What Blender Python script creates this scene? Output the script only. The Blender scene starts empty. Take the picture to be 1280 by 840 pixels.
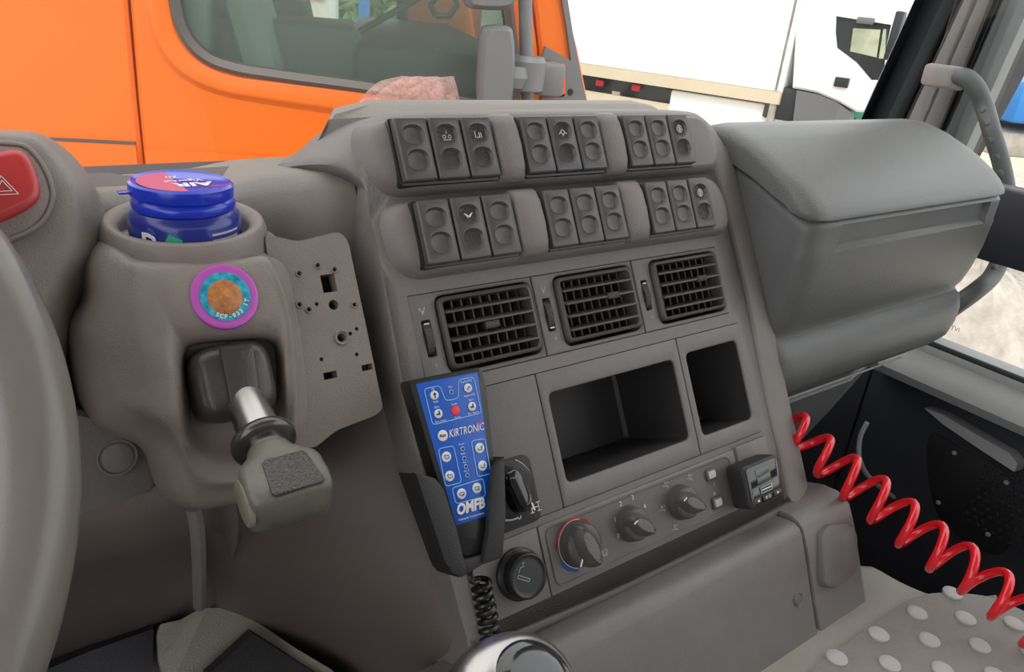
import bpy, bmesh, math, random
from mathutils import Vector, Matrix, noise
random.seed(7)
C = bpy.context.scene
COL = C.collection
R = math.radians
EYE = Vector((0, 0, 2.2))                # eye height above the yard
F = 948.0                                # focal length in pixels of the 1280x840 frame
# world axes (right, forward, up) seen in camera axes (right, down, forward)
MX = ((0.8105939, -0.1718084, 0.5598387), (-0.5786153, -0.3822778, 0.7204637), (0.0902322, -0.9079348, -0.4092830))

# ------------------------------------------------------------------ camera, sky, exposure
cam_d = bpy.data.cameras.new('camera'); cam = bpy.data.objects.new('camera', cam_d); COL.objects.link(cam)
cam_d.sensor_width = 36.0; cam_d.lens = F / 1280.0 * 36.0; cam_d.clip_start = 0.02; cam_d.clip_end = 400
m3 = Matrix([[MX[i][0], -MX[i][1], -MX[i][2]] for i in range(3)])
cam.matrix_world = Matrix.Translation(EYE) @ m3.to_4x4()
C.camera = cam

world = bpy.data.worlds.new('overcast_sky'); C.world = world; world.use_nodes = True
nt = world.node_tree; nt.nodes.clear()
wo = nt.nodes.new('ShaderNodeOutputWorld'); bg = nt.nodes.new('ShaderNodeBackground')
gr = nt.nodes.new('ShaderNodeTexGradient'); tc = nt.nodes.new('ShaderNodeTexCoord'); mp = nt.nodes.new('ShaderNodeMapping')
mp.inputs['Rotation'].default_value = (0, R(90), 0)
rp = nt.nodes.new('ShaderNodeValToRGB')
rp.color_ramp.elements[0].position = 0.0; rp.color_ramp.elements[0].color = (0.95, 0.97, 1.0, 1)
rp.color_ramp.elements[1].position = 1.0; rp.color_ramp.elements[1].color = (1.0, 0.99, 0.97, 1)
nt.links.new(tc.outputs['Generated'], mp.inputs['Vector']); nt.links.new(mp.outputs['Vector'], gr.inputs['Vector'])
nt.links.new(gr.outputs['Fac'], rp.inputs['Fac']); nt.links.new(rp.outputs['Color'], bg.inputs['Color'])
bg.inputs['Strength'].default_value = 1.3
nt.links.new(bg.outputs['Background'], wo.inputs['Surface'])
sd = bpy.data.lights.new('sun', 'SUN'); sd.energy = 1.1; sd.angle = R(25); sd.color = (1.0, 0.96, 0.9)
sun = bpy.data.objects.new('sun', sd); COL.objects.link(sun)
sun.rotation_euler = (R(38), R(-22), 0); sun.location = (0, -3, 8)
C.view_settings.view_transform = 'Standard'; C.view_settings.look = 'None'
C.view_settings.gamma = 1; C.view_settings.use_curve_mapping = False
C.view_settings.exposure = 0.70

# ------------------------------------------------------------------ geometry helpers
VD = Vector((0, -.5, -.8660254)); ND = Vector((0, -.8660254, .5)); K = -0.44570976
def ray(px, py):
    c = (px - 640, py - 420, F)
    return Vector([sum(MX[i][j] * c[j] for j in range(3)) for i in range(3)])
def PV(u, v, w=0.0): return EYE + Vector((u, 0, 0)) + v * VD + (K + w) * ND      # dashboard frame: u right, v down the slope, w out of it
def uvw(px, py, w=0.0):
    r = ray(px, py); p = r * ((K + w) / r.dot(ND)); return (p.x, p.dot(VD))
def pw(px, py, w=0.0): return PV(*uvw(px, py, w), w)
def atx(px, py, x): r = ray(px, py); return EYE + r * (x / r.x)
def aty(px, py, y): r = ray(px, py); return EYE + r * (y / r.y)
def atz(px, py, z): r = ray(px, py); return EYE + r * (z / r.z)
def onp(px, py, p0, n): r = ray(px, py); return EYE + r * ((p0 - EYE).dot(n) / r.dot(n))

class MB:
    def __init__(s): s.bm = bmesh.new()
    def poly(s, pts):
        f = s.bm.faces.new([s.bm.verts.new(p) for p in pts]); return f
    def loft(s, rings, closed=True, cap0=True, cap1=True):
        vr = [[s.bm.verts.new(p) for p in r] for r in rings]
        n = len(vr[0])
        for a, b in zip(vr, vr[1:]):
            for i in range(n if closed else n - 1):
                j = (i + 1) % n
                s.bm.faces.new((a[i], a[j], b[j], b[i]))
        if closed and cap0: s.bm.faces.new(vr[0][::-1])
        if closed and cap1: s.bm.faces.new(vr[-1])
        return s
    def box(s, o, ax, ay, az, b=0.0):
        # o = centre, ax/ay/az = half-extent vectors; b = bevel
        lx, ly, lz = ax.length, ay.length, az.length
        b = min(b, lx * .9, ly * .9, lz * .9)
        def ring(k, z):
            r = []
            for sx, sy in ((-1, -1), (1, -1), (1, 1), (-1, 1)):
                n = 3 if b > 0 else 1
                for t in range(n):
                    if b > 0:
                        a0 = {(-1, -1): 180, (1, -1): 270, (1, 1): 0, (-1, 1): 90}[(sx, sy)] + t * 45
                        cx = sx * (lx - b) + math.cos(R(a0)) * (b - k); cy = sy * (ly - b) + math.sin(R(a0)) * (b - k)
                    else: cx, cy = sx * lx, sy * ly
                    r.append(o + ax / lx * cx + ay / ly * cy + az / lz * z)
            return r
        if b > 0: s.loft([ring(b, -lz), ring(b * .3, -lz + b * .3), ring(0, -lz + b), ring(0, lz - b), ring(b * .3, lz - b * .3), ring(b, lz)])
        else: s.loft([ring(0, -lz), ring(0, lz)])
        return s
    def tube(s, pts, r, n=8, cap=True, rad=None):
        pts = [Vector(p) for p in pts]; rings = []; up = None
        for i, p in enumerate(pts):
            t = (pts[min(i + 1, len(pts) - 1)] - pts[max(i - 1, 0)]).normalized()
            if up is None: up = t.orthogonal().normalized()
            up = (up - t * up.dot(t)).normalized(); sd_ = t.cross(up)
            rr = rad[i] if rad else r
            rings.append([p + (up * math.cos(a) + sd_ * math.sin(a)) * rr for a in [2 * math.pi * k / n for k in range(n)]])
        return s.loft(rings, True, cap, cap)
    def lathe(s, prof, o, ax, n=40, e=(1, 1), cap0=True, cap1=True):
        # prof = [(radius, height)], axis ax
        ax = ax.normalized(); a = Vector((1, 0, 0)) if abs(ax.x) < .9 else Vector((0, 1, 0))
        a = (a - ax * a.dot(ax)).normalized(); b = ax.cross(a)
        return s.loft([[o + a * (r * e[0] * math.cos(t)) + b * (r * e[1] * math.sin(t)) + ax * h for t in [2 * math.pi * k / n for k in range(n)]] for r, h in prof], True, cap0, cap1)
    def holed(s, outer, holes, push=None, depth=0.0):
        # flat face with holes; each hole may get a wall going `push*depth`
        es = []
        loops = []
        for lp in [outer] + holes:
            vs = [s.bm.verts.new(p) for p in lp]; loops.append(vs)
            for i in range(len(vs)): es.append(s.bm.edges.new((vs[i], vs[(i + 1) % len(vs)])))
        bmesh.ops.triangle_fill(s.bm, edges=es, use_beauty=True)
        if push is not None:
            for vs in loops:
                w = [s.bm.verts.new(v.co + push * depth) for v in vs]
                for i in range(len(vs)):
                    j = (i + 1) % len(vs); s.bm.faces.new((vs[i], vs[j], w[j], w[i]))
        return s

def inset(pts, d):
    n = len(pts); cen = sum(pts, Vector()) / n; nrm = Vector()
    for i in range(n): nrm += (pts[i] - cen).cross(pts[(i + 1) % n] - cen)
    nrm.normalize(); out = []
    for i in range(n):
        a = (pts[i] - pts[i - 1]); b = (pts[(i + 1) % n] - pts[i])
        if a.length < 1e-9: a = b
        if b.length < 1e-9: b = a
        na = nrm.cross(a).normalized(); nb = nrm.cross(b).normalized(); m = na + nb
        if m.length < 1e-6: m = na
        m.normalize(); out.append(pts[i] + m * (d / max(.5, m.dot(na))))
    return out
def rpoly(pts, r, n=4):
    # round the corners of a polygon in 3-D
    out = []; N = len(pts)
    for i in range(N):
        p = Vector(pts[i]); a = Vector(pts[i - 1]) - p; b = Vector(pts[(i + 1) % N]) - p
        rr = r[i] if isinstance(r, (list, tuple)) else r
        d = min(rr, a.length * .49, b.length * .49)
        pa = p + a.normalized() * d; pb = p + b.normalized() * d
        for k in range(n + 1):
            t = k / n; out.append(pa.lerp(p, t).lerp(p.lerp(pb, t), t))
    return out
def rrect(u0, u1, v0, v1, r, w=0.0, n=4): return rpoly([PV(u0, v0, w), PV(u1, v0, w), PV(u1, v1, w), PV(u0, v1, w)], r, n)
def plate(mb, out, t, b, d=ND):
    # slab whose front outline `out` lies on its FRONT plane; thickness t behind; bevel b
    return mb.loft([[p - d * t for p in out], [p - d * b for p in out], [p - d * b * .3 for p in inset(out, b * .3)], inset(out, b)])
def frame(mb, out, hole, t, b, hd, d=ND, hb=None):
    # slab with one rounded hole (hole may have another point count)
    hb = hb if hb is not None else b
    o1 = inset(out, b); h1 = inset(hole, -hb)
    mb.holed(o1, [h1])
    mb.loft([[p - d * t for p in out], [p - d * b for p in out], [p - d * b * .3 for p in inset(out, b * .3)], o1], True, False, False)
    mb.loft([h1, [p - d * hb * .3 for p in inset(hole, -hb * .3)], [p - d * hb for p in hole], [p - d * hd for p in hole]], True, False, False)
    return mb
def catm(pts, m, closed=True):
    out = []; n = len(pts)
    rng = range(n) if closed else range(n - 1)
    for i in rng:
        if closed: p0, p1, p2, p3 = pts[i - 1], pts[i], pts[(i + 1) % n], pts[(i + 2) % n]
        else: p0, p1, p2, p3 = pts[max(i - 1, 0)], pts[i], pts[i + 1], pts[min(i + 2, n - 1)]
        for k in range(m):
            t = k / m
            out.append(.5 * ((2 * p1) + (p2 - p0) * t + (2 * p0 - 5 * p1 + 4 * p2 - p3) * t * t + (3 * p1 - p0 - 3 * p2 + p3) * t * t * t))
    if not closed: out.append(pts[-1].copy())
    return out
def smooth_rings(rings, m, k, closed=True):
    rr = [catm([Vector(p) for p in r], m, closed) for r in rings]
    cols = list(zip(*rr)); cc = [catm(list(c), k, False) for c in cols]
    return [list(r) for r in zip(*cc)]

# ------------------------------------------------------------------ object helpers
def tag(o, label=None, cat=None, group=None, kind=None):
    if label: o['label'] = label
    if cat: o['category'] = cat
    if group: o['group'] = group
    if kind: o['kind'] = kind
    return o
def thing(name, loc, label, cat, group=None):
    o = bpy.data.objects.new(name, None); COL.objects.link(o); o.location = loc; o.empty_display_size = .05
    return tag(o, label, cat, group)
def obj(name, mb, mat, parent=None, label=None, sharp=35, norm=True):
    bm = mb.bm
    bmesh.ops.remove_doubles(bm, verts=bm.verts, dist=1e-6)
    big = [f for f in bm.faces if len(f.verts) > 4]
    if big: bmesh.ops.triangulate(bm, faces=big)
    if norm: bmesh.ops.recalc_face_normals(bm, faces=bm.faces)
    me = bpy.data.meshes.new(name); bm.to_mesh(me); bm.free()
    for p in me.polygons: p.use_smooth = True
    me.set_sharp_from_angle(angle=R(sharp))
    me.materials.append(mat)
    o = bpy.data.objects.new(name, me); COL.objects.link(o)
    if parent is not None:
        o.parent = parent
        if parent.type == 'EMPTY': o.matrix_parent_inverse = Matrix.Translation(-Vector(parent.location))
    if label: o['label'] = label
    return o
def copy_part(o, parent, delta, name=None):
    c = o.copy(); COL.objects.link(c); c.parent = parent; c.matrix_parent_inverse = o.matrix_parent_inverse.copy()
    c.location = o.location + delta
    for ch in [x for x in bpy.data.objects if x.parent == o]:
        d = ch.copy(); COL.objects.link(d); d.parent = c; d.matrix_parent_inverse = ch.matrix_parent_inverse.copy()
    return c
def struct(name, mb, mat, parent=None, label=None, sharp=35):
    o = obj(name, mb, mat, parent, label, sharp)
    if parent is None: o['kind'] = 'structure'
    return o
_fonts = {}
def text(s, o, ex, ey, size, mat, parent, name='lettering', align='CENTER', bold=0.0, shear=0.0, sx=1.0):
    cu = bpy.data.curves.new('t', 'FONT'); cu.body = s; cu.size = size; cu.align_x = align; cu.align_y = 'CENTER'
    cu.resolution_u = 2; cu.offset = bold; cu.shear = shear
    t = bpy.data.objects.new('t', cu); COL.objects.link(t); C.view_layers[0].update()
    me = bpy.data.meshes.new_from_object(t); bpy.data.objects.remove(t); bpy.data.curves.remove(cu)
    ex = ex.normalized(); ey = ey.normalized()
    for v in me.vertices: v.co = o + ex * v.co.x * sx + ey * v.co.y
    me.materials.clear(); me.materials.append(mat)
    ob = bpy.data.objects.new(name, me); COL.objects.link(ob)
    if parent is not None:
        ob.parent = parent
        if parent.type == 'EMPTY': ob.matrix_parent_inverse = Matrix.Translation(-Vector(parent.location))
    return ob
UX = Vector((1, 0, 0))
def ptext(s, u, v, w, size, mat, parent, rot=0, **k):
    c, q = math.cos(R(rot)), math.sin(R(rot)); up = -VD
    return text(s, PV(u, v, w), UX * c + up * q, up * c - UX * q, size, mat, parent, **k)
def strokes(mb, lines, wd, w, o=None):
    # flat printed strokes in the dashboard frame; lines = polylines of (u,v)
    for ln in lines:
        for a, b in zip(ln, ln[1:]):
            A = PV(a[0], a[1], w); B = PV(b[0], b[1], w); d = (B - A)
            if d.length < 1e-7: continue
            d.normalize(); s_ = d.cross(ND) * wd / 2; A -= d * wd * .4; B += d * wd * .4
            mb.poly([A - s_, B - s_, B + s_, A + s_])
    return mb
def arc(cu, cv, r, a0, a1, n=16): return [(cu + r * math.cos(R(a0 + (a1 - a0) * k / n)), cv + r * math.sin(R(a0 + (a1 - a0) * k / n))) for k in range(n + 1)]

# ------------------------------------------------------------------ materials
def mat(name, col, rough=.5, metal=0.0, bump=0.0, bscale=900, mottle=0.0, mscale=14, spec=.5, coat=0.0, alpha=None, trans=0.0):
    m = bpy.data.materials.new(name); m.use_nodes = True; t = m.node_tree; b = t.nodes['Principled BSDF']
    b.inputs['Base Color'].default_value = (*col, 1); b.inputs['Roughness'].default_value = rough
    b.inputs['Metallic'].default_value = metal; b.inputs['Specular IOR Level'].default_value = spec
    b.inputs['Coat Weight'].default_value = coat
    if trans: b.inputs['Transmission Weight'].default_value = trans
    if bump or mottle:
        tc = t.nodes.new('ShaderNodeTexCoord')
    if mottle:
        n = t.nodes.new('ShaderNodeTexNoise'); n.inputs['Scale'].default_value = mscale; n.inputs['Detail'].default_value = 8; n.inputs['Roughness'].default_value = .7
        rr = t.nodes.new('ShaderNodeValToRGB')
        rr.color_ramp.elements[0].position = .3; rr.color_ramp.elements[1].position = .72
        rr.color_ramp.elements[0].color = (*[c * (1 - mottle) for c in col], 1); rr.color_ramp.elements[1].color = (*[min(1, c * (1 + mottle)) for c in col], 1)
        t.links.new(tc.outputs['Object'], n.inputs['Vector']); t.links.new(n.outputs['Fac'], rr.inputs['Fac']); t.links.new(rr.outputs['Color'], b.inputs['Base Color'])
        mr = t.nodes.new('ShaderNodeMapRange'); mr.inputs['To Min'].default_value = rough - .1; mr.inputs['To Max'].default_value = min(1, rough + .1)
        t.links.new(n.outputs['Fac'], mr.inputs['Value']); t.links.new(mr.outputs['Result'], b.inputs['Roughness'])
    if bump:
        n2 = t.nodes.new('ShaderNodeTexVoronoi'); n2.inputs['Scale'].default_value = bscale
        bp = t.nodes.new('ShaderNodeBump'); bp.inputs['Strength'].default_value = bump; bp.inputs['Distance'].default_value = .0006
        t.links.new(tc.outputs['Object'], n2.inputs['Vector']); t.links.new(n2.outputs['Distance'], bp.inputs['Height']); t.links.new(bp.outputs['Normal'], b.inputs['Normal'])
    return m
def glassmat(name, tint, fres=1.45, rough=0.0, haze=0.0, hcol=(.8, .8, .8)):
    m = bpy.data.materials.new(name); m.use_nodes = True; t = m.node_tree; t.nodes.clear()
    o = t.nodes.new('ShaderNodeOutputMaterial'); tr = t.nodes.new('ShaderNodeBsdfTransparent'); gl = t.nodes.new('ShaderNodeBsdfGlossy')
    tr.inputs['Color'].default_value = (*tint, 1); gl.inputs['Roughness'].default_value = rough
    lw = t.nodes.new('ShaderNodeLayerWeight'); lw.inputs['Blend'].default_value = .5
    pwn = t.nodes.new('ShaderNodeMath'); pwn.operation = 'POWER'; pwn.inputs[1].default_value = 4.5
    ml = t.nodes.new('ShaderNodeMath'); ml.operation = 'MULTIPLY_ADD'; ml.inputs[1].default_value = fres - 1.0; ml.inputs[2].default_value = .02
    t.links.new(lw.outputs['Facing'], pwn.inputs[0]); t.links.new(pwn.outputs[0], ml.inputs[0])
    mx = t.nodes.new('ShaderNodeMixShader')
    t.links.new(ml.outputs[0], mx.inputs['Fac']); t.links.new(tr.outputs[0], mx.inputs[1]); t.links.new(gl.outputs[0], mx.inputs[2])
    last = mx
    if haze:
        df = t.nodes.new('ShaderNodeBsdfDiffuse'); df.inputs['Color'].default_value = (*hcol, 1); m2 = t.nodes.new('ShaderNodeMixShader')
        m2.inputs['Fac'].default_value = haze; t.links.new(mx.outputs[0], m2.inputs[1]); t.links.new(df.outputs[0], m2.inputs[2]); last = m2
    t.links.new(last.outputs[0], o.inputs['Surface']); return m

M = {}
M['dash'] = mat('grey_dash_plastic', (.185, .167, .157), .5, bump=.35, mottle=.10)
M['dash_l'] = mat('brown_grey_dash_plastic', (.225, .192, .172), .46, bump=.3, mottle=.12, mscale=18)
M['dash_top'] = mat('grained_top_plastic', (.25, .225, .205), .55, bump=.5, bscale=1100, mottle=.08)
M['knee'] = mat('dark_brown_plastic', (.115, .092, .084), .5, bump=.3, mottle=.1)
M['endcap'] = mat('beige_cap', (.20, .185, .145), .5, mottle=.15, mscale=80)
M['inset'] = mat('worn_knurl', (.16, .155, .15), .4, bump=1.0, bscale=900)
M['trim'] = mat('panel_trim_plastic', (.125, .116, .112), .42, bump=.2, mottle=.10, mscale=40)
M['trim2'] = mat('panel_frame_plastic', (.165, .154, .148), .45, bump=.2, mottle=.12, mscale=30)
M['switch'] = mat('switch_plastic', (.075, .070, .070), .35, bump=.15, bscale=1500)
M['dimple'] = mat('switch_dimple_plastic', (.088, .082, .080), .38)
M['knurl'] = mat('knurled_plastic', (.045, .043, .043), .4, bump=1.0, bscale=900)
M['vent'] = mat('vent_plastic', (.085, .078, .074), .38)
M['vane'] = mat('vane_plastic', (.05, .046, .044), .45)
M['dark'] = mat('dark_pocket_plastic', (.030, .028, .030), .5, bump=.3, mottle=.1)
M['black'] = mat('black_plastic', (.012, .012, .013), .35)
M['blackm'] = mat('matt_black_plastic', (.018, .017, .018), .5, bump=.3, bscale=1200, mottle=.15)
M['glossb'] = mat('gloss_black_plastic', (.010, .010, .011), .12, coat=.5)
M['void'] = mat('dark_void', (.004, .004, .004), .9)
M['bin'] = mat('cool_grey_plastic', (.118, .124, .122), .42, bump=.35, mottle=.10, mscale=9)
M['lid'] = mat('lid_plastic', (.135, .138, .134), .40, bump=.5, bscale=700, mottle=.10, mscale=9)
M['door'] = mat('door_dark_plastic', (.030, .032, .042), .55, bump=.3, mottle=.15)
M['sill'] = mat('door_grey_plastic', (.34, .345, .345), .5, bump=.3, mottle=.08)
M['pillar'] = mat('pillar_trim', (.30, .275, .265), .6, bump=.3)
M['seal'] = mat('rubber_seal', (.014, .018, .022), .5)
M['wheel'] = mat('worn_wheel_leather', (.17, .155, .142), .23, bump=.10, bscale=1500, mottle=.04, mscale=20)
M['metal'] = mat('brushed_steel', (.42, .40, .39), .28, metal=1.0)
M['darkmetal'] = mat('dark_polished_ring', (.10, .09, .09), .2, metal=.6)
M['knob_l'] = mat('worn_grey_knob', (.130, .120, .104), .4, bump=.2, mottle=.18, mscale=60)
M['knob_d'] = mat('knob_pad', (.06, .053, .048), .35, bump=.8, bscale=900)
M['boot'] = mat('boot_plastic', (.045, .040, .039), .3, bump=.15)
M['white'] = mat('white_print', (.75, .75, .75), .6)
M['greyp'] = mat('grey_print', (.50, .49, .47), .6)
M['redp'] = mat('red_print', (.65, .03, .03), .5)
M['bluep'] = mat('blue_print', (.03, .12, .40), .5)
M['greenp'] = mat('pale_green_print', (.25, .42, .32), .6)
M['blue'] = mat('remote_blue_foil', (.004, .095, .52), .35)
M['lblue'] = mat('light_blue_line', (.25, .55, .85), .5)
M['navy'] = mat('navy_print', (.01, .015, .06), .5)
M['redled'] = mat('red_button', (.9, .03, .05), .4)
M['btn'] = mat('white_button', (.72, .74, .76), .5)
M['hazred'] = mat('hazard_red', (.52, .035, .04), .35, coat=.2)
M['tub'] = mat('tub_blue', (.006, .035, .55), .22, coat=.3)
M['tub2'] = mat('tub_body_blue', (.010, .022, .25), .25, coat=.3)
M['tubpink'] = mat('tub_lid_print', (.62, .10, .22), .3)
M['green'] = mat('green_print', (.02, .42, .25), .4)
M['purple'] = mat('badge_purple', (.50, .10, .50), .3)
M['coil'] = mat('red_air_hose', (.72, .008, .018), .18, coat=.5)
M['cord'] = mat('black_cord', (.012, .012, .012), .25)
M['lcd'] = mat('lcd_glass', (.10, .105, .09), .15)
M['tunnel'] = mat('tunnel_vinyl', (.29, .275, .24), .5, bump=.5, mottle=.12, mscale=9)
M['mat'] = mat('stud_mat_rubber', (.23, .21, .195), .55, bump=.5, bscale=600, mottle=.12, mscale=30)
M['stud'] = mat('stud_rubber', (.40, .38, .36), .4)
M['felt'] = mat('dark_floor_mat', (.035, .034, .036), .8, bump=.4)
M['orange'] = mat('orange_paint', (.76, .137, .001), .45, coat=.12)
M['orange2'] = mat('orange_lens', (.85, .10, .02), .3)
M['fairing'] = mat('grey_fairing', (.145, .145, .152), .45)
M['rubber'] = mat('window_rubber_grey', (.085, .072, .068), .5)
M['liner'] = mat('pale_cab_liner', (.42, .45, .43), .7)
M['curtain'] = mat('brown_curtain', (.16, .13, .09), .9, mottle=.4, mscale=8)
M['seat'] = mat('seat_cloth', (.16, .18, .18), .8)
M['tglass'] = glassmat('side_window_glass', (.68, .76, .72), 1.5, haze=.09, hcol=(.55, .62, .58))  # greenish haze colour stands in for reflections on the pane
M['wglass'] = glassmat('windscreen_glass', (.97, .98, .97), 1.25, haze=.015)
M['dglass'] = glassmat('door_glass', (.96, .97, .97), 1.3)
M['wpaint'] = mat('white_paint', (.86, .87, .86), .4)
M['cream'] = mat('trailer_rail', (.62, .52, .38), .5)
M['leaf'] = mat('leaf_green', (.16, .26, .08), .7, mottle=.5, mscale=3)
M['bark'] = mat('bark', (.12, .09, .06), .9)
M['sand'] = mat('sandy_earth', (.62, .52, .38), .9, mottle=.3, mscale=2.0)
M['bluev'] = mat('blue_vehicle_paint', (.03, .20, .55), .4)
M['stone'] = mat('pale_stone', (.42, .38, .33), .9, mottle=.3, mscale=6)
M['tyre'] = mat('tyre_rubber', (.02, .02, .02), .8)
M['lightwire'] = mat('pale_cable', (.42, .42, .44), .5)
M['lining'] = mat('pale_headlining', (.55, .53, .50), .9)
# yard surface
g = mat('pale_gravel', (.62, .57, .50), .9); M['ground'] = g
t = g.node_tree; b = t.nodes['Principled BSDF']; tcn = t.nodes.new('ShaderNodeTexCoord')
n1 = t.nodes.new('ShaderNodeTexVoronoi'); n1.inputs['Scale'].default_value = 26; n2 = t.nodes.new('ShaderNodeTexNoise'); n2.inputs['Scale'].default_value = 12; n2.inputs['Detail'].default_value = 10
mxx = t.nodes.new('ShaderNodeMix'); mxx.data_type = 'FLOAT'; mxx.inputs[0].default_value = .55
rr = t.nodes.new('ShaderNodeValToRGB'); rr.color_ramp.elements[0].position = .28; rr.color_ramp.elements[1].position = .5
rr.color_ramp.elements[0].color = (.24, .19, .145, 1); rr.color_ramp.elements[1].color = (.50, .46, .40, 1)
t.links.new(tcn.outputs['Object'], n1.inputs['Vector']); t.links.new(tcn.outputs['Object'], n2.inputs['Vector'])
t.links.new(n1.outputs['Distance'], mxx.inputs[2]); t.links.new(n2.outputs['Fac'], mxx.inputs[3]); t.links.new(mxx.outputs[0], rr.inputs['Fac']); t.links.new(rr.outputs['Color'], b.inputs['Base Color'])
# badge picture: mottled cyan
g = mat('badge_cyan', (.02, .40, .55), .3); M['cyan'] = g
t = g.node_tree; b = t.nodes['Principled BSDF']; tcn = t.nodes.new('ShaderNodeTexCoord'); n2 = t.nodes.new('ShaderNodeTexNoise'); n2.inputs['Scale'].default_value = 260; n2.inputs['Detail'].default_value = 4
rr = t.nodes.new('ShaderNodeValToRGB'); rr.color_ramp.elements[0].position = .35; rr.color_ramp.elements[1].position = .65
rr.color_ramp.elements[0].color = (.01, .22, .36, 1); rr.color_ramp.elements[1].color = (.05, .50, .66, 1)
t.links.new(tcn.outputs['Object'], n2.inputs['Vector']); t.links.new(n2.outputs['Fac'], rr.inputs['Fac']); t.links.new(rr.outputs['Color'], b.inputs['Base Color'])
M['badge_or'] = mat('badge_orange_patch', (.50, .20, .06), .35, mottle=.5, mscale=220)
# crumpled film
m = bpy.data.materials.new('pink_plastic_film'); m.use_nodes = True; t = m.node_tree; t.nodes.clear()
o = t.nodes.new('ShaderNodeOutputMaterial'); a1 = t.nodes.new('ShaderNodeBsdfTransparent'); a2 = t.nodes.new('ShaderNodeBsdfTranslucent'); a3 = t.nodes.new('ShaderNodeBsdfDiffuse'); a4 = t.nodes.new('ShaderNodeBsdfGlossy')
a2.inputs['Color'].default_value = (.95, .66, .60, 1); a3.inputs['Color'].default_value = (.95, .70, .64, 1); a4.inputs['Roughness'].default_value = .25; a1.inputs['Color'].default_value = (1, .93, .91, 1)
x1 = t.nodes.new('ShaderNodeMixShader'); x2 = t.nodes.new('ShaderNodeMixShader'); x3 = t.nodes.new('ShaderNodeMixShader'); x1.inputs[0].default_value = .4; x2.inputs[0].default_value = .12; x3.inputs[0].default_value = .45
t.links.new(a2.outputs[0], x1.inputs[1]); t.links.new(a3.outputs[0], x1.inputs[2]); t.links.new(x1.outputs[0], x2.inputs[1]); t.links.new(a4.outputs[0], x2.inputs[2]); t.links.new(x2.outputs[0], x3.inputs[1]); t.links.new(a1.outputs[0], x3.inputs[2]); t.links.new(x3.outputs[0], o.inputs[0])
M['film'] = m

# ------------------------------------------------------------------ yard and cab shell (setting)
mb = MB(); mb.box(EYE + Vector((30, 25, -2.25)), Vector((70, 0, 0)), Vector((0, 70, 0)), Vector((0, 0, .05)))
struct('ground', mb, M['ground'], label='pale gravel yard outside the cab')
mb = MB(); mb.box(EYE + Vector((.1, -.25, -1.08)), Vector((1.0, 0, 0)), Vector((0, 1.15, 0)), Vector((0, 0, .03)))
struct('floor', mb, M['felt'], label='dark cab floor down in the footwells')
mb = MB(); mb.box(EYE + Vector((.1, -1.42, -.3)), Vector((1.05, 0, 0)), Vector((0, .02, 0)), Vector((0, 0, .85)))
struct('wall_back', mb, M['pillar'])
mb = MB(); mb.box(EYE + Vector((-.93, -.3, -.75)), Vector((.02, 0, 0)), Vector((0, 1.1, 0)), Vector((0, 0, .4)))
struct('wall_left', mb, M['pillar'])
mb = MB(); mb.box(EYE + Vector((.11, .86, -.62)), Vector((1.03, 0, 0)), Vector((0, .02, 0)), Vector((0, 0, .42)))
struct('wall_front', mb, M['door'])
mb = MB(); mb.box(EYE + Vector((.1, -.53, .74)), Vector((1.05, 0, 0)), Vector((0, .88, 0)), Vector((0, 0, .02)))
struct('ceiling', mb, M['lining'])
# windscreen: a real pane
def slab(mb, pts, d):
    n = (pts[1] - pts[0]).cross(pts[2] - pts[0]).normalized() * d
    return mb.loft([[p for p in pts], [p + n for p in pts]])
mb = MB(); E_ = EYE
slab(mb, [E_ + Vector(p) for p in ((-.95, .77, -.19), (1.24, .77, -.19), (1.12, .58, .55), (-.90, .58, .55))], .004)
struct('window_1', mb, M['wglass'], label='windscreen glass in front of the dashboard')

# ------------------------------------------------------------------ lower dashboard top (long plateau under the windscreen)
base = thing('dashboard', EYE + Vector((.1, .5, -.3)), 'brown grey grained dashboard shelf running under the windscreen behind the cup holder', 'dashboard')
mb = MB(); rings = []
prof = [(.765, -.30), (.765, -.186), (.755, -.180), (.62, -.156), (.56, -.142), (.535, -.135), (.518, -.1345), (.506, -.142), (.501, -.156), (.500, -.22), (.500, -.30)]
for x, dy in ((-.80, 0), (-.2, 0), (.0, 0), (.05, 0), (.10, 0), (.148, 0), (.156, -.010), (.166, -.030), (.180, -.042), (.195, -.044), (.215, -.044)):
    rings.append([EYE + Vector((x, y + (dy if y < .54 else 0), z - (dy * .36 if z > -.17 else 0))) for y, z in prof])
mb.loft(rings); obj('shelf', mb, M['dash_top'], base, sharp=50)
# knee panel below the shelf: between steering column and centre console
mb = MB(); rings = []
for x, dd in ((-.60, .02), (-.1, .015), (.02, .012), (.085, .010), (.093, .0), (.099, -.002), (.105, .0), (.112, .010), (.16, .012), (.19, .012), (.21, .02)):
    pr = [(.46, -.17), (.44, -.24), (.425, -.268), (.408, -.29), (.402, -.305), (.408, -.33), (.425, -.36), (.45, -.42), (.50, -.50), (.56, -.62), (.60, -.62), (.60, -.17)]
    if x > .1: pr = [(y - (.012 if -.40 < z < -.26 else 0), z) for y, z in pr]
    rings.append([EYE + Vector((x, y + dd, z)) for y, z in pr])
rings = [catm(r, 3) for r in rings]
mb.loft(rings); obj('knee_panel', mb, M['knee'], base, sharp=60)
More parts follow.
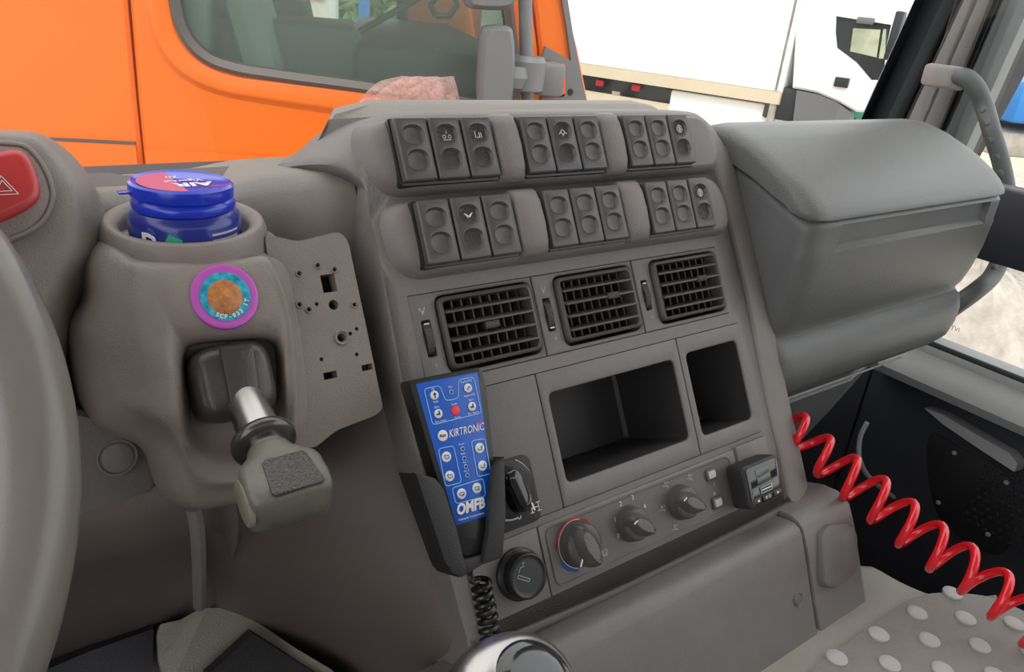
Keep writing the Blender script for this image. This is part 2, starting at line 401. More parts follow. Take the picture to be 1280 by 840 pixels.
# curved flank that joins the knee panel to the left edge of the centre console
fa = [pw(x, y, w) for x, y, w in ((436, 330, -.034), (458, 420, -.029), (481, 514, -.026), (506, 600, -.024), (532, 690, -.023), (566, 803, -.021), (600, 900, -.02))]
fb = [aty(*p) for p in ((330, 350, .46), (335, 440, .45), (320, 530, .44), (268, 620, .408), (258, 690, .412), (262, 752, .455), (300, 900, .60))]
fm = [a.lerp(b, .45) + Vector((0, .014, 0)) for a, b in zip(fa, fb)]
fm0 = [a + (a - b).normalized() * .0 + Vector((.002, .010, -.004)) for a, b in zip(fa, fb)]
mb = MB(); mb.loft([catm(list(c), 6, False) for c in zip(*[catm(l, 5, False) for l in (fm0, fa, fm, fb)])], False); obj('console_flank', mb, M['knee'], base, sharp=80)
mb = MB(); mb.tube([aty(x, y, Y) for x, y, Y in ((242, 634, .392), (247, 660, .393), (249, 700, .405), (250, 757, .43))], .0045, 8)
obj('seam_strip', mb, M['dash'], base)
# round blanking cap beside the wheel
mb = MB(); c0 = aty(147, 572, .415); nn = Vector((0, -1, .25)).normalized()
mb.lathe([(.0112, -.02), (.0112, -.001), (.0105, 0.0), (.0098, .0), (.0094, -.0012), (.0086, -.0012), (.0082, .0), (.004, .0012), (.001, .0014)], c0, nn, 32)
obj('blanking_cap', mb, M['dash'], base)
# panel that carries the cap
mb = MB()
o_ = [aty(x, y, .418) for x, y in ((40, 520), (178, 545), (196, 575), (200, 610), (192, 640), (150, 668), (100, 690), (20, 700))]
plate(mb, catm(o_, 4), .05, .006, nn); obj('column_cover', mb, M['dash'], base, sharp=50)

# ------------------------------------------------------------------ centre console
con = thing('center_console', PV(.39, .2, -.1), 'grey plastic centre console leaning back, full of switches, vents and storage pockets', 'console')
def px3(l): return [pw(x, y, w) for x, y, w in l]
outer = px3([(436, 262, -.035), (424, 236, -.050), (349, 211, -.062), (374, 188, -.060), (402, 165, -.052), (445, 147, -.034), (495, 139, -.022), (600, 137, -.020), (720, 136, -.020), (845, 138, -.020), (877, 148, -.020), (903, 178, -.018), (925, 216, -.014), (958, 360, -.014), (986, 500, -.014), (1012, 622, -.014), (1004, 640, -.016), (800, 737, -.016), (640, 806, -.016), (570, 838, -.016), (566, 800, -.020), (533, 690, -.022), (482, 515, -.024), (441, 300, -.030)])
inner = px3([(463, 272, 0), (459, 247, 0), (460, 222, 0), (463, 200, 0), (470, 180, 0), (484, 162, 0), (508, 153, 0), (600, 150, 0), (720, 148, 0), (838, 149, 0), (866, 157, 0), (886, 182, 0), (895, 222, 0), (930, 366, 0), (958, 505, 0), (984, 618, 0), (976, 630, 0), (795, 722, 0), (640, 789, 0), (590, 812, 0), (583, 795, 0), (555, 690, 0), (512, 515, 0), (480, 345, 0)])
def cr(l): return catm(l, 4)
O1, I1 = cr(outer), cr(inner)
def wof(p): return (p - EYE).dot(ND) - K
back = [p - ND * .05 for p in O1]
fil = []
for f in (0, .12, .25, .4, .55, .7, .85, 1):
    row = []
    for a, b in zip(O1, I1):
        wa = wof(a); a0 = a - ND * wa; b0 = b - ND * wof(b); row.append(a0.lerp(b0, f) + ND * (wa * (1 - f) ** 2.2))
    fil.append(row)
mb = MB(); mb.loft([[p - ND * .13 for p in O1], back] + fil, True, True, False)
# flat face of the console with module openings
U = (.2268, .3275, .4280, .5310)                # vent module seams
VT, VB = -.0430, .0170
H_v = [PV(U[0], VT), PV(U[3], VT), PV(U[3], VB), PV(U[0], VB)]
LX = (.2268, .3130, .4590, .5392); LT, LB = .0266, .1255
H_s = [PV(LX[0], LT), PV(LX[3], LT), PV(LX[3], LB), PV(LX[0], LB)]
CB = .1800
I1f = fil[-1]
mb.holed(I1f, [H_v, H_s], -ND, .075)
body = obj('console_body', mb, M['dash'], con, sharp=40)

# rear hood ledge above the console
mb = MB()
hood = []
for x, k in ((.206, .7), (.214, .92), (.24, 1), (.40, 1), (.50, 1), (.528, .95), (.545, .75), (.556, .5)):
    f = [(.455, -.105), (.468, -.083), (.478, -.0855), (.482, -.0885), (.49, -.086), (.505, -.0795), (.52, -.0785), (.60, -.092), (.66, -.11), (.66, -.16), (.46, -.16)]
    hood.append([EYE + Vector((x + max(0, y - .49) * .42, max(y, .505 - max(0, min(1, (x - .212) / .05)) * .05), -.16 + (z + .16) * (k if i not in (0, 10, 9) else 1))) for i, (y, z) in enumerate(f)])
mb.loft(hood); obj('hood_ledge', mb, M['dash_top'], con, sharp=70)

# two raised switch pods with rounded ends
def pod(u0, u1, v0, v1, tilt0):
    mb = MB(); rings = []
    for ins, w in ((-.003, -.004), (0, .001), (.0015, .006), (.005, .0105), (.009, .0125), (.012, .0130)):
        a = u0 + ins * 1.6; b = u1 - ins * 1.3; c = v0 + ins * .45; d = v1 - ins * .45; hh = (d - c) / 2; cc = (c + d) / 2; ex = .021; pts = []
        for k in range(17):
            th = R(90 + 180 * k / 16); pts.append(PV(a + ex + ex * math.copysign(abs(math.cos(th)) ** .8, math.cos(th)) - .0035 * math.sin(th), cc - hh * math.copysign(abs(math.sin(th)) ** .75, math.sin(th)), w))
        for k in range(17):
            th = R(270 + 180 * k / 16); pts.append(PV(b - ex + ex * math.copysign(abs(math.cos(th)) ** .8, math.cos(th)) - .0035 * math.sin(th), cc - hh * math.copysign(abs(math.sin(th)) ** .75, math.sin(th)), w))
        rings.append(pts)
    mb.loft(rings, True, False, True); return mb
R1 = (-.1560, -.1120); R2 = (-.1010, -.0570)
obj('switch_pod', pod(uvw(456, 190, .004)[0], uvw(893, 180, .004)[0], R1[0] - .0030, R1[1] + .0035, 0), M['dash'], con, sharp=60)
obj('switch_pod', pod(uvw(484, 300, .004)[0], uvw(907, 265, .004)[0], R2[0] - .0035, R2[1] + .0045, 0), M['dash'], con, sharp=60)

# rocker switches: one of each kind is built, then copied with its sub-parts
SW, SP = .0236, .0252
def superel(cu, cv, a, b, w, n=28, e=2.3, sk=0.0):
    return [PV(cu + a * math.copysign(abs(math.cos(t)) ** (2 / e), math.cos(t)) + sk * math.sin(t) * b, cv + b * math.copysign(abs(math.sin(t)) ** (2 / e), math.sin(t)), w) for t in [2 * math.pi * k / n for k in range(n)]]
def rocker(u, v0, v1, kind):
    h = v1 - v0; w1 = .0205
    out = rrect(u, u + SW, v0, v1, .0018, w1)
    c1 = (u + SW / 2, v0 + h * .28); c2 = (u + SW / 2, v0 + h * .68)
    h1 = superel(*c1, SW * .37, h * .175, w1); h2 = superel(*c2, SW * .37, h * .185, w1)
    mb = MB(); o1 = inset(out, .0009)
    mb.holed(o1, [h1, h2])
    mb.loft([[p - ND * .014 for p in out], [p - ND * .0009 for p in out], o1], True, False, False)
    for hh in (h1, h2): mb.loft([hh, [p + ND * .0005 for p in inset(hh, .0006)], [p - ND * .0002 for p in inset(hh, .0012)], [p - ND * .0018 for p in inset(hh, .0022)]], True, False, False)
    s = obj('rocker_switch', mb, M['switch'], con, sharp=40)
    for i, (cc, hh) in enumerate(((c1, h1), (c2, h2))):
        mb = MB(); r0 = [p - ND * .0018 for p in inset(hh, .0021)]
        cen = sum(r0, Vector()) / len(r0)
        mb.loft([r0, [p.lerp(cen, .5) - ND * .0006 for p in r0], [p.lerp(cen, .9) - ND * .0008 for p in r0]], True, False, True)
        obj('finger_dimple', mb, M['knurl'] if kind else M['dimple'], s)
    if kind:
        mb = MB(); cu, cv = c1[0], c1[1] + h * .02; w2 = w1 - .0006
        if kind == 1: strokes(mb, [arc(cu - .002, cv + .001, .0011, 0, 360, 10), arc(cu + .0022, cv + .001, .0011, 0, 360, 10), [(cu - .003, cv + .0032), (cu + .003, cv + .0032)], [(cu, cv - .003), (cu, cv - .001)]], .0005, w2)
        elif kind == 2: strokes(mb, [[(cu - .0025, cv - .002), (cu - .0025, cv + .002)], [(cu - .0012, cv + .002), (cu + .0008, cv + .002), (cu + .0008, cv - .001)], [(cu + .0022, cv - .001), (cu + .0022, cv + .002)]], .0007, w2)
        elif kind == 3: strokes(mb, [arc(cu, cv, .0016, 0, 360, 10), [(cu - .0035, cv + .0015), (cu - .002, cv)], [(cu + .0035, cv + .0015), (cu + .002, cv)], [(cu, cv + .0015), (cu, cv + .003)]], .0005, w2)
        elif kind == 4: strokes(mb, [[(cu - .003, cv - .0015), (cu, cv + .0005), (cu + .003, cv - .0015)], [(cu - .003, cv - .0015), (cu - .001, cv + .001), (cu + .001, cv + .001), (cu + .003, cv - .0015)]], .0006, w2)
        elif kind == 5: strokes(mb, [arc(cu, cv, .003, 0, 360, 16), arc(cu, cv, .0014, 0, 360, 10), [(cu, cv - .0024), (cu, cv + .0024)]], .0005, w2)
        obj('symbol', mb, M['white' if kind in (3, 4, 5) else 'greyp'], s, label='pale printed switch symbol')
    return s
protos = {}
def place(u, row, kind):
    v0, v1 = row; key = (row, kind)
    if key not in protos: protos[key] = (rocker(u, v0, v1, kind), u)
    else:
        s, u0 = protos[key]; copy_part(s, con, Vector((u - u0, 0, 0)))
b1 = [uvw(x, y, .0205)[0] for x, y in ((495, 163), (652, 158), (780, 153))]
b2 = [uvw(x, y, .0205)[0] for x, y in ((522, 259), (680, 246), (807, 233))]
for st, kinds in zip(b1, ((0, 1, 2), (0, 3, 0), (0, 0, 5))):
    for i, k in enumerate(kinds): place(st + i * SP, (R1[0] + .0006, R1[1] - .0015), k)
for st, kinds in zip(b2, ((0, 4, 0), (0, 0, 0), (0, 0, 5))):
    for i, k in enumerate(kinds): place(st + i * SP, (R2[0] + .0006, R2[1] - .0015), k)
# black slabs standing in for the shaded gaps around each block of three
for row, bl in ((R1, b1), (R2, b2)):
    for st in bl:
        mb = MB(); plate(mb, rrect(st - .0016, st + 3 * SP + .0002, row[0] - .0006, row[1] + .0002, .002, .0146), .006, .0005); obj('gap_slab', mb, M['black'], con)
# raised blank covers between the blocks
for row, bl in ((R1, b1), (R2, b2)):
    for a, b in zip(bl, bl[1:]):
        u0, u1 = a + 3 * SP + .0006, b - .0020; v0, v1 = row
        mb = MB(); rr_ = []
        for uu, dz in ((u0, -.003), (u0 + .001, .0), (u0 + .0035, .0015), (u1 - .0035, .0015), (u1 - .001, .0), (u1, -.003)):
            rr_.append([PV(uu, v0 - .003 + dv * (v1 - v0 + .005), .0190 + dz + dw) for dv, dw in ((0, -.012), (0, -.006), (.06, -.0025), (.2, 0), (.5, .001), (.8, 0), (.94, -.0025), (1, -.006), (1, -.012))])
        mb.loft(rr_); obj('blank_cover', mb, M['dash'], con, sharp=50)

# ---- air vents
def vent(k):
    u0, u1 = U[k] + (.0004 if k else .0), U[k + 1] - .0004
    w0 = .0008
    rim = rrect(u0 + .0185, u1 - .0022, VT + .0030, VB - .0035, .007, w0, 5)
    wheel_c = (u0 + .0089, (VT + VB) / 2 + .0002)
    wh = rrect(wheel_c[0] - .0036, wheel_c[0] + .0036, wheel_c[1] - .0125, wheel_c[1] + .0125, .001, w0, 2)
    mb = MB(); out = rrect(u0, u1, VT + .0004, VB - .0004, .0006, w0, 1)
    mb.holed(inset(out, .0006), [inset(rim, -.0010), wh])
    mb.loft([[p - ND * .01 for p in out], [p - ND * .0006 for p in out], inset(out, .0006)], True, False, False)
    mb.loft([inset(rim, -.0010), [p - ND * .0008 for p in rim], [p - ND * .045 for p in rim]], True, False, True)
    mb.loft([wh, [p - ND * .006 for p in wh]], True, False, True)
    v = obj('air_vent', mb, M['trim'], con, sharp=40)
    # tilting louvre frame
    ru0, ru1, rv0, rv1 = u0 + .0200, u1 - .0036, VT + .0046, VB - .0062
    tlt = (.006, .001)                       # top sits deeper than bottom
    def wz(vv): t = (vv - rv0) / (rv1 - rv0); return tlt[1] + (.0015 + .004 * math.sin(math.pi * t))
    mb = MB()
    def rring(ins, dw, r):
        return [p + ND * 0 for p in rrect(ru0 + ins, ru1 - ins, rv0 + ins, rv1 - ins, r, dw, 4)]
    def lift(ps): return [p + ND * wz((p - PV(0, 0, 0)).dot(VD)) for p in ps]
    mb.loft([lift(rring(0, -.014, .005)), lift(rring(0, -.0008, .005)), lift(rring(.0008, 0, .0045)), lift(rring(.0024, 0, .004)), lift(rring(.0030, -.001, .0035)), lift(rring(.0030, -.016, .0035))], True, False, False)
    obj('louvre_frame', mb, M['vent'], v, sharp=50)
    n = 4
    iu0, iu1 = ru0 + .0028, ru1 - .0028
    for i in range(n):
        vv = rv0 + (rv1 - rv0) * (i + 1.0) / (n + 1.0); z = wz(vv)
        mb = MB(); cc = PV((iu0 + iu1) / 2, vv, z - .0045)
        d2 = (ND * .95 + VD * .25).normalized()
        mb.box(cc, UX * (iu1 - iu0) / 2, d2.cross(UX).normalized() * .0009, d2 * .0050, .0007)
        obj('slat', mb, M['vent'], v)
    for i in range(9):
        uu = iu0 + (iu1 - iu0) * (i + .5) / 9; ang = R((0, -14, -20)[k]); d2 = (ND * math.cos(ang) + UX * math.sin(ang))
        mb = MB(); mb.box(PV(uu, (rv0 + rv1) / 2, -.011), d2.cross(VD).normalized() * .0006, VD * (rv1 - rv0) * .47, d2 * .0055, 0)
        obj('vane', mb, M['vane'], v)
    mb = MB(); vv = rv0 + (rv1 - rv0) * (.5 if k == 0 else .42); mb.box(PV(iu0 + (iu1 - iu0) * (.47 if k == 0 else .66), vv, wz(vv) - .001), UX * .0060, VD * .0026, ND * .0022, .0012)
    obj('vent_tab', mb, M['knurl'], v)
    mb = MB(); rings = []
    for j in range(13):
        t = -1 + 2 * j / 12; rings.append([PV(wheel_c[0] - .0027, wheel_c[1] + t * .0118, -.004 + .0070 * math.sqrt(max(0, 1 - t * t)) + .0), PV(wheel_c[0] + .0027, wheel_c[1] + t * .0118, -.004 + .0070 * math.sqrt(max(0, 1 - t * t)) + .0)])
    mb.loft([[r_[0] for r_ in rings] + [PV(wheel_c[0] - .0027, wheel_c[1], -.008)], [r_[1] for r_ in rings] + [PV(wheel_c[0] + .0027, wheel_c[1], -.008)]])
    tw = obj('thumbwheel', mb, M['knurl'], v)
    mb = MB(); sgn = (-1, 1, -1)[k]; strokes(mb, [[(wheel_c[0] - .0016, wheel_c[1] + sgn * .0098), (wheel_c[0] + .0016, wheel_c[1] + sgn * .0098)]], .0009, .0004 + .0012); obj('mark', mb, M['white'], tw, label='white line mark')
    if k < 2:
        mb = MB(); cu, cv = wheel_c[0] - .001, wheel_c[1] - .0195
        strokes(mb, [arc(cu - .0016, cv - .0005, .0006, 0, 360, 8), [(cu - .0008, cv + .001), (cu + .0004, cv + .0018), (cu + .0022, cv - .0012)], [(cu - .0004, cv + .0030), (cu + .0006, cv + .0018)]], .0008, w0 + .0003); obj('symbol', mb, M['greyp'], v, label='pale airflow symbol')
    mb = MB(); strokes(mb, [arc(wheel_c[0] + .001, wheel_c[1] + .0180, .0009, 0, 360, 8)], .0004, w0 + .0003); obj('symbol', mb, M['greyp'], v, label='faint round symbol')
    return v
for k in range(3): vent(k)

# ---- storage trays
def tray(name, u0, u1, v0, v1, a, depth, label=None):
    out = rrect(u0, u1, v0, v1, .0008, .0012, 1); ho = rrect(a[0], a[1], a[2], a[3], .006, .0012, 6)
    mb = MB(); frame(mb, out, ho, .01, .0007, .002, hb=.0016)
    s = obj(name, mb, M['trim2'], con, label, sharp=40)
    mb = MB(); h2 = rrect(a[0], a[1], a[2], a[3], .006, 0, 6)
    cen = sum(h2, Vector()) / len(h2)
    mb.loft([[p - ND * .0006 for p in h2], [p - ND * depth for p in [q.lerp(cen, .04) for q in h2]], [p - ND * (depth + .003) for p in [q.lerp(cen, .08) for q in h2]]], True, False, True)
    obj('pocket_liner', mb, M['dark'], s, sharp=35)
    return s
bt = tray('storage_tray', LX[1] + .0005, LX[2] - .0005, LT + .0005, LB - .0005, (.3208, .4512, .0429, .1094), .070)
st_ = tray('storage_pocket', LX[2] + .0005, LX[3] - .0005, LT + .0005, LB - .0005, (.4667, .5317, .0410, .1112), .062)
# blank panel with the axle selector
mb = MB(); plate(mb, rrect(LX[0] + .0004, LX[1] - .0005, LT + .0005, LB - .0005, .0008, .0012, 1), .01, .0006); blank = obj('blank_panel', mb, M['trim'], con)
mb = MB(); plate(mb, rrect(.2420, uvw(668, 600, .003)[0], .0790, .1262, .008, .0035, 5), .004, .0008); selp = obj('selector_plate', mb, M['blackm'], blank)
kc = (.2695, .0985)
mb = MB(); mb.lathe([(.0200, 0), (.0200, .001), (.0192, .0018), (.0192, .003), (.0180, .004), (.0150, .0045)], PV(*kc, .0035), ND, 40); obj('selector_ring', mb, M['blackm'], blank)
mb = MB(); dr = (VD * .97 + UX * .25).normalized()
rings = []
for hgt, a, b_ in ((.002, .0085, .0170), (.010, .0070, .0160), (.0145, .0060, .0150), (.0160, .0045, .0130)):
    s_ = dr.cross(ND).normalized(); o_ = PV(*kc, .0035 + hgt); rings.append([o_ + s_ * a * math.copysign(abs(math.cos(t)) ** .6, math.cos(t)) + dr * b_ * math.copysign(abs(math.sin(t)) ** .6, math.sin(t)) for t in [2 * math.pi * q / 32 for q in range(32)]])
mb.loft(rings); obj('selector_knob', mb, M['glossb'], blank, sharp=50)
mb = MB(); strokes(mb, [[(kc[0] + .0055, kc[1] + .0105), (kc[0] + .0065, kc[1] + .0150)]], .0014, .0200)
strokes(mb, [arc(kc[0], kc[1], .0205, 84, 112, 8)], .0014, .0040); strokes(mb, [arc(kc[0], kc[1], .0203, -60, 20, 14)], .0006, .0040)
gu, gv = uvw(669, 634, .004)
strokes(mb, [[(gu - .003, gv - .003), (gu - .003, gv + .003)], [(gu + .003, gv - .003), (gu + .003, gv + .003)], [(gu - .003, gv), (gu + .003, gv)], [(gu - .0045, gv - .003), (gu - .0015, gv - .003)], [(gu + .0015, gv - .003), (gu + .0045, gv - .003)], [(gu - .0045, gv + .003), (gu - .0015, gv + .003)], [(gu + .0015, gv + .003), (gu + .0045, gv + .003)]], .0006, .0040)
obj('selector_print', mb, M['white'], blank)
ptext('0', *uvw(649, 645, .004), .0041, .0075, M['white'], blank, rot=0)

# ---- heater control panel, lower left panel, display panel
mb = MB(); plate(mb, rrect(.2268, .2864, .1306, CB, .0008, .0012, 1), .01, .0006); llp = obj('lighter_panel', mb, M['trim2'], con)
mb = MB(); plate(mb, rrect(.2872, .4985, .1306, CB, .001, .0016, 1), .01, .0007); heat = obj('heater_panel', mb, M['trim2'], con)
mb = MB(); o_ = rrect(.2915, .4905, .1328, .1762, .008, .0018, 6)
mb.loft([o_, [p + ND * .0008 for p in inset(o_, .0005)], [p + ND * .0008 for p in inset(o_, .0012)], [p + ND * .0002 for p in inset(o_, .0018)]], True, True, True); obj('heater_face', mb, M['trim'], heat)
WP = .0028
def knob(u, v, r, ang, big=False):
    mb = MB(); o = PV(u, v, .0018)
    mb.lathe([(r * 1.06, 0), (r * 1.06, .002), (r, .0035), (r * .97, .008), (r * .90, .0105), (r * .80, .0112)], o, ND, 44)
    k = obj('rotary_knob', mb, M['switch'], heat, sharp=45)
    d = (-VD * math.sin(R(ang)) + UX * math.cos(R(ang))).normalized(); s_ = d.cross(ND).normalized()
    mb = MB(); rings = []
    for hgt, a, b_ in ((.0080, .98, 1.16), (.0125, .80, 1.12), (.0160, .50, 1.02), (.0175, .36, .92), (.0170, .26, .82)):
        pts = []
        for q in range(36):
            t = 2 * math.pi * q / 36; cx = math.cos(t); sy = math.sin(t); wd_ = a * (1 - .12 * (cx > 0) * cx)
            pts.append(o + ND * hgt + d * (b_ * r * cx) + s_ * (wd_ * r * .72 * sy))
        rings.append(pts)
    mb.loft(rings); obj('grip', mb, M['switch'], k, sharp=60)
    mb = MB(); rings = []
    for hgt, f in ((.0174, .80), (.0176, .5), (.0178, .1)):
        rings.append([o + ND * hgt + d * (f * r * .9 * math.cos(t)) + s_ * (f * r * .36 * math.sin(t)) for t in [2 * math.pi * q / 24 for q in range(24)]])
    mb.loft(rings, True, True, True); obj('knurled_inset', mb, M['inset'], k)
    return k
k1 = knob(.3170, .1522, .0158, -70 + 180)
k2 = knob(*uvw(794, 655, .008), .0128, -40)
k3 = knob(*uvw(857, 628, .008), .0132, -32)
for kk, q in ((k1, (727, 704)), (k2, (795, 653)), (k3, (857, 624))):
    mb = MB(); cu, cv = uvw(*q, .0195)
    dd = (.0016, -.0006) if kk is not k1 else (.0012, -.0018)
    strokes(mb, [[(cu - dd[0], cv - dd[1]), (cu + dd[0], cv + dd[1])]], .0011, .0196); obj('mark', mb, M['white'], kk, label='white pointer mark')
ku, kv = .3170, .1522
mb = MB(); strokes(mb, [arc(ku, kv, .0182, -175, -10, 30)], .0012, WP); strokes(mb, [arc(ku, kv, .0182, -10, 40, 12)], .0012, WP); obj('warm_scale', mb, M['redp'], heat, label='red warm scale arc')
mb = MB(); strokes(mb, [arc(ku, kv, .0186, 105, 155, 14)], .0024, WP); obj('cold_scale', mb, M['bluep'], heat, label='blue cold scale arc')
mb = MB(); strokes(mb, [arc(ku, kv, .0170, 105, 290, 30)], .0005, WP); obj('white_scale', mb, M['white'], heat, label='thin white scale arc')
for ch, q in (('0', (773, 670)), ('1', (769, 650)), ('2', (776, 630)), ('3', (791, 622)), ('4', (806, 633))):
    ptext(ch, *uvw(*q, WP), WP, .0052, M['white'], heat, name='fan_number')
for q in ((832, 606), (828, 636), (844, 660), (862, 597)):
    mb = MB(); cu, cv = uvw(*q, WP)
    strokes(mb, [arc(cu, cv - .0018, .0007, 0, 360, 8), [(cu - .0002, cv - .0006), (cu, cv + .0012), (cu + .0020, cv + .0012), (cu + .0020, cv + .0028)], [(cu - .0028, cv), (cu - .0014, cv + .001)], [(cu + .003, cv - .002), (cu + .002, cv - .001)]], .0005, WP); obj('airflow_symbol', mb, M['greyp'], heat)
mb = MB(); cu, cv = uvw(756, 691, WP)
strokes(mb, [[(cu - .0028, cv - .0018), (cu + .0028, cv - .0018), (cu + .0018, cv + .0018), (cu - .0018, cv + .0018), (cu - .0028, cv - .0018)], [(cu - .001, cv - .0008), (cu - .001, cv + .0028)], [(cu + .001, cv - .0008), (cu + .001, cv + .0028)]], .0004, WP); obj('demist_symbol', mb, M['greyp'], heat)
mb = MB(); cu, cv = uvw(893, 608, WP); strokes(mb, [arc(cu - .0006, cv - .0018, .0013, -70, 110, 8)], .0005, WP); obj('recirculation_symbol', mb, M['greyp'], heat)
mb = MB(); cu, cv = uvw(893, 617, WP)
for a_ in (0, 60, 120): strokes(mb, [[(cu - .0018 * math.cos(R(a_)), cv - .0018 * math.sin(R(a_))), (cu + .0018 * math.cos(R(a_)), cv + .0018 * math.sin(R(a_)))]], .0004, WP)
obj('snowflake_symbol', mb, M['greyp'], heat)
for q in ((889, 593), (897, 628)):
    cu, cv = uvw(*q, .003); mb = MB(); plate(mb, rrect(cu - .0062, cu + .0062, cv - .0050, cv + .0050, .002, .0042, 3), .003, .0008); b_ = obj('push_button', mb, M['switch'], heat)
    mb = MB(); plate(mb, rrect(cu - .0040, cu + .0040, cv - .0030, cv + .0030, .0012, .0047, 3), .001, .0003); obj('button_lens', mb, M['greyp'], b_, label='pale button lens')
# panel that carries the display unit
mb = MB(); plate(mb, rrect(.4995, .5392, .1290, .1720, .0008, .0035, 1), .012, .0007); obj('side_panel', mb, M['trim2'], con)

# ---- lower console box and socket block
box = thing('lower_console_box', PV(.42, .28, -.02), 'long grey plastic box below the heater panel with two round screw caps', 'console box')
def strip(mb, u0, u1, prof, sh0=0.0, sh1=0.0, r=.003):
    rings = []
    for uu, ins in ((u0, r), (u0 + r * .3, r * .3), (u0 + r, 0), (u1 - r, 0), (u1 - r * .3, r * .3), (u1, r)):
        cen = [sum(c[i] for c in prof) / len(prof) for i in (0, 1)]
        rings.append([PV(uu, v, w - (ins if w > 0.0 else 0)) for v, w in prof])
    return mb.loft(rings)
bprof = [(.2005, -.03), (.2005, -.004), (.2030, .010), (.2055, .0165), (.2100, .0205), (.2160, .0215), (.2400, .0200), (.2760, .0170), (.2900, .0160), (.33, .014), (.33, -.03)]
mb = MB(); strip(mb, .18, uvw(1006, 700, .018)[0], bprof, r=.002); obj('box_cover', mb, M['trim2'], box, sharp=50)
for q in ((994, 686), (999, 749)):
    cu, cv = uvw(*q, .0195)
    mb = MB(); mb.lathe([(.0058, -.002), (.0058, .0006), (.0053, .0012), (.0048, .0004), (.0042, .0006), (.001, .0010)], PV(cu, cv, .0183), ND, 28); obj('screw_cap', mb, M['trim'], box)
sb = thing('socket_block', PV(.575, .29, -.02), 'grey end block with a rounded rectangular cover at the foot of the console', 'socket block')
sprof = [(.1990, -.075), (.1900, -.055), (.1945, -.008), (.2000, .010), (.2060, .0165), (.2120, .0195), (.2300, .0200), (.2600, .0180), (.2850, .0160), (.33, .014), (.33, -.075)]
mb = MB(); ue = uvw(1071, 690, .010)[0]; us = uvw(1009, 700, .018)[0] + .0006; rings = []
for uu, dw, dv in ((us, -.002, 0), (us + .001, 0, 0), (ue - .012, 0, 0), (ue - .005, -.003, .001), (ue - .001, -.010, .003), (ue + .001, -.022, .004)):
    rings.append([PV(uu, v + dv * (1 if v < .25 else 0), w + (dw if w > 0 else 0)) for v, w in sprof])
mb.loft(rings); obj('block_body', mb, M['trim2'], sb, sharp=50)
sc = [pw(x, y, .020) for x, y in ((1021, 668), (1030, 655), (1058, 654), (1067, 666), (1068, 712), (1058, 722), (1042, 735), (1026, 733))]
mb = MB(); plate(mb, rpoly([p + ND * .005 for p in sc], .006, 3), .010, .003); obj('socket_cover', mb, M['trim'], sb, label='rounded rectangular cover')

# ------------------------------------------------------------------ cup holder module with lever, perforated plate
mod = thing('cup_holder_module', PV(.11, .02, .0), 'brown grey moulded block with round cup holder on top and lever recess below', 'dashboard module')
A_ = [(118, 300, -.03), (150, 288, -.035), (232, 286, -.035), (315, 286, -.035), (345, 296, -.01), (362, 335, -.006), (374, 395, -.006), (386, 470, -.006), (392, 540, -.004), (372, 602, -.008), (330, 622, -.010), (285, 632, -.010), (240, 636, -.012), (212, 612, -.014), (186, 560, -.020), (140, 540, -.03), (108, 515, -.035), (82, 420, -.035), (84, 398, -.035), (100, 375, -.035), (98, 330, -.033)]
B_ = [(140, 312, .002), (170, 314, -.004), (232, 318, -.002), (300, 313, -.002), (330, 314, .003), (350, 345, .012), (364, 398, .014), (372, 470, .012), (374, 540, .008), (360, 588, .004), (325, 606, .004), (285, 612, .004), (250, 612, .004), (232, 590, .004), (208, 548, .002), (165, 520, .002), (138, 500, -.004), (115, 430, -.004), (112, 402, -.004), (118, 375, -.002), (118, 335, .000)]
C_ = [(180, 342, .020), (205, 338, .021), (240, 336, .021), (300, 332, .021), (334, 330, .020), (346, 360, .021), (357, 398, .021), (362, 440, .018), (362, 520, .014), (350, 566, .010), (322, 590, .008), (285, 594, .008), (262, 590, .008), (240, 574, .010), (225, 545, .014), (200, 515, .017), (190, 480, .018), (184, 440, .020), (182, 410, .020), (180, 380, .020), (178, 355, .020)]
D_ = [(226, 424, .019), (240, 420, .0205), (270, 417, .0205), (300, 415, .0205), (326, 413, .0205), (346, 420, .019), (352, 432, .018), (355, 455, .016), (354, 515, .010), (342, 556, .006), (318, 574, .004), (285, 578, .004), (264, 575, .005), (246, 562, .008), (234, 545, .012), (227, 520, .015), (224, 490, .017), (222, 465, .0185), (221, 450, .019), (221, 440, .019), (222, 430, .019)]
E2 = [(236, 436, -.008), (246, 430, -.008), (270, 428, -.008), (300, 426, -.008), (324, 425, -.008), (338, 430, -.008), (343, 440, -.008), (345, 460, -.008), (344, 510, -.008), (332, 545, -.006), (312, 560, -.004), (288, 563, -.004), (268, 560, -.004), (254, 550, -.006), (244, 535, -.008), (238, 515, -.008), (236, 490, -.008), (234, 470, -.008), (233, 455, -.008), (233, 448, -.008), (234, 440, -.008)]
rgs = [[pw(*p) for p in l] for l in (A_, B_, C_, D_, E2)]
rgs.insert(2, [b.lerp(c, .5) + ND * (.0035 if 4 < i_ < 20 else 0) for i_, (b, c) in enumerate(zip(rgs[1], rgs[2]))])
rgs.insert(0, [p - ND * .055 for p in rgs[0]])
mb = MB(); mb.loft(smooth_rings(rgs, 4, 4)); obj('module_body', mb, M['dash_l'], mod, sharp=80)
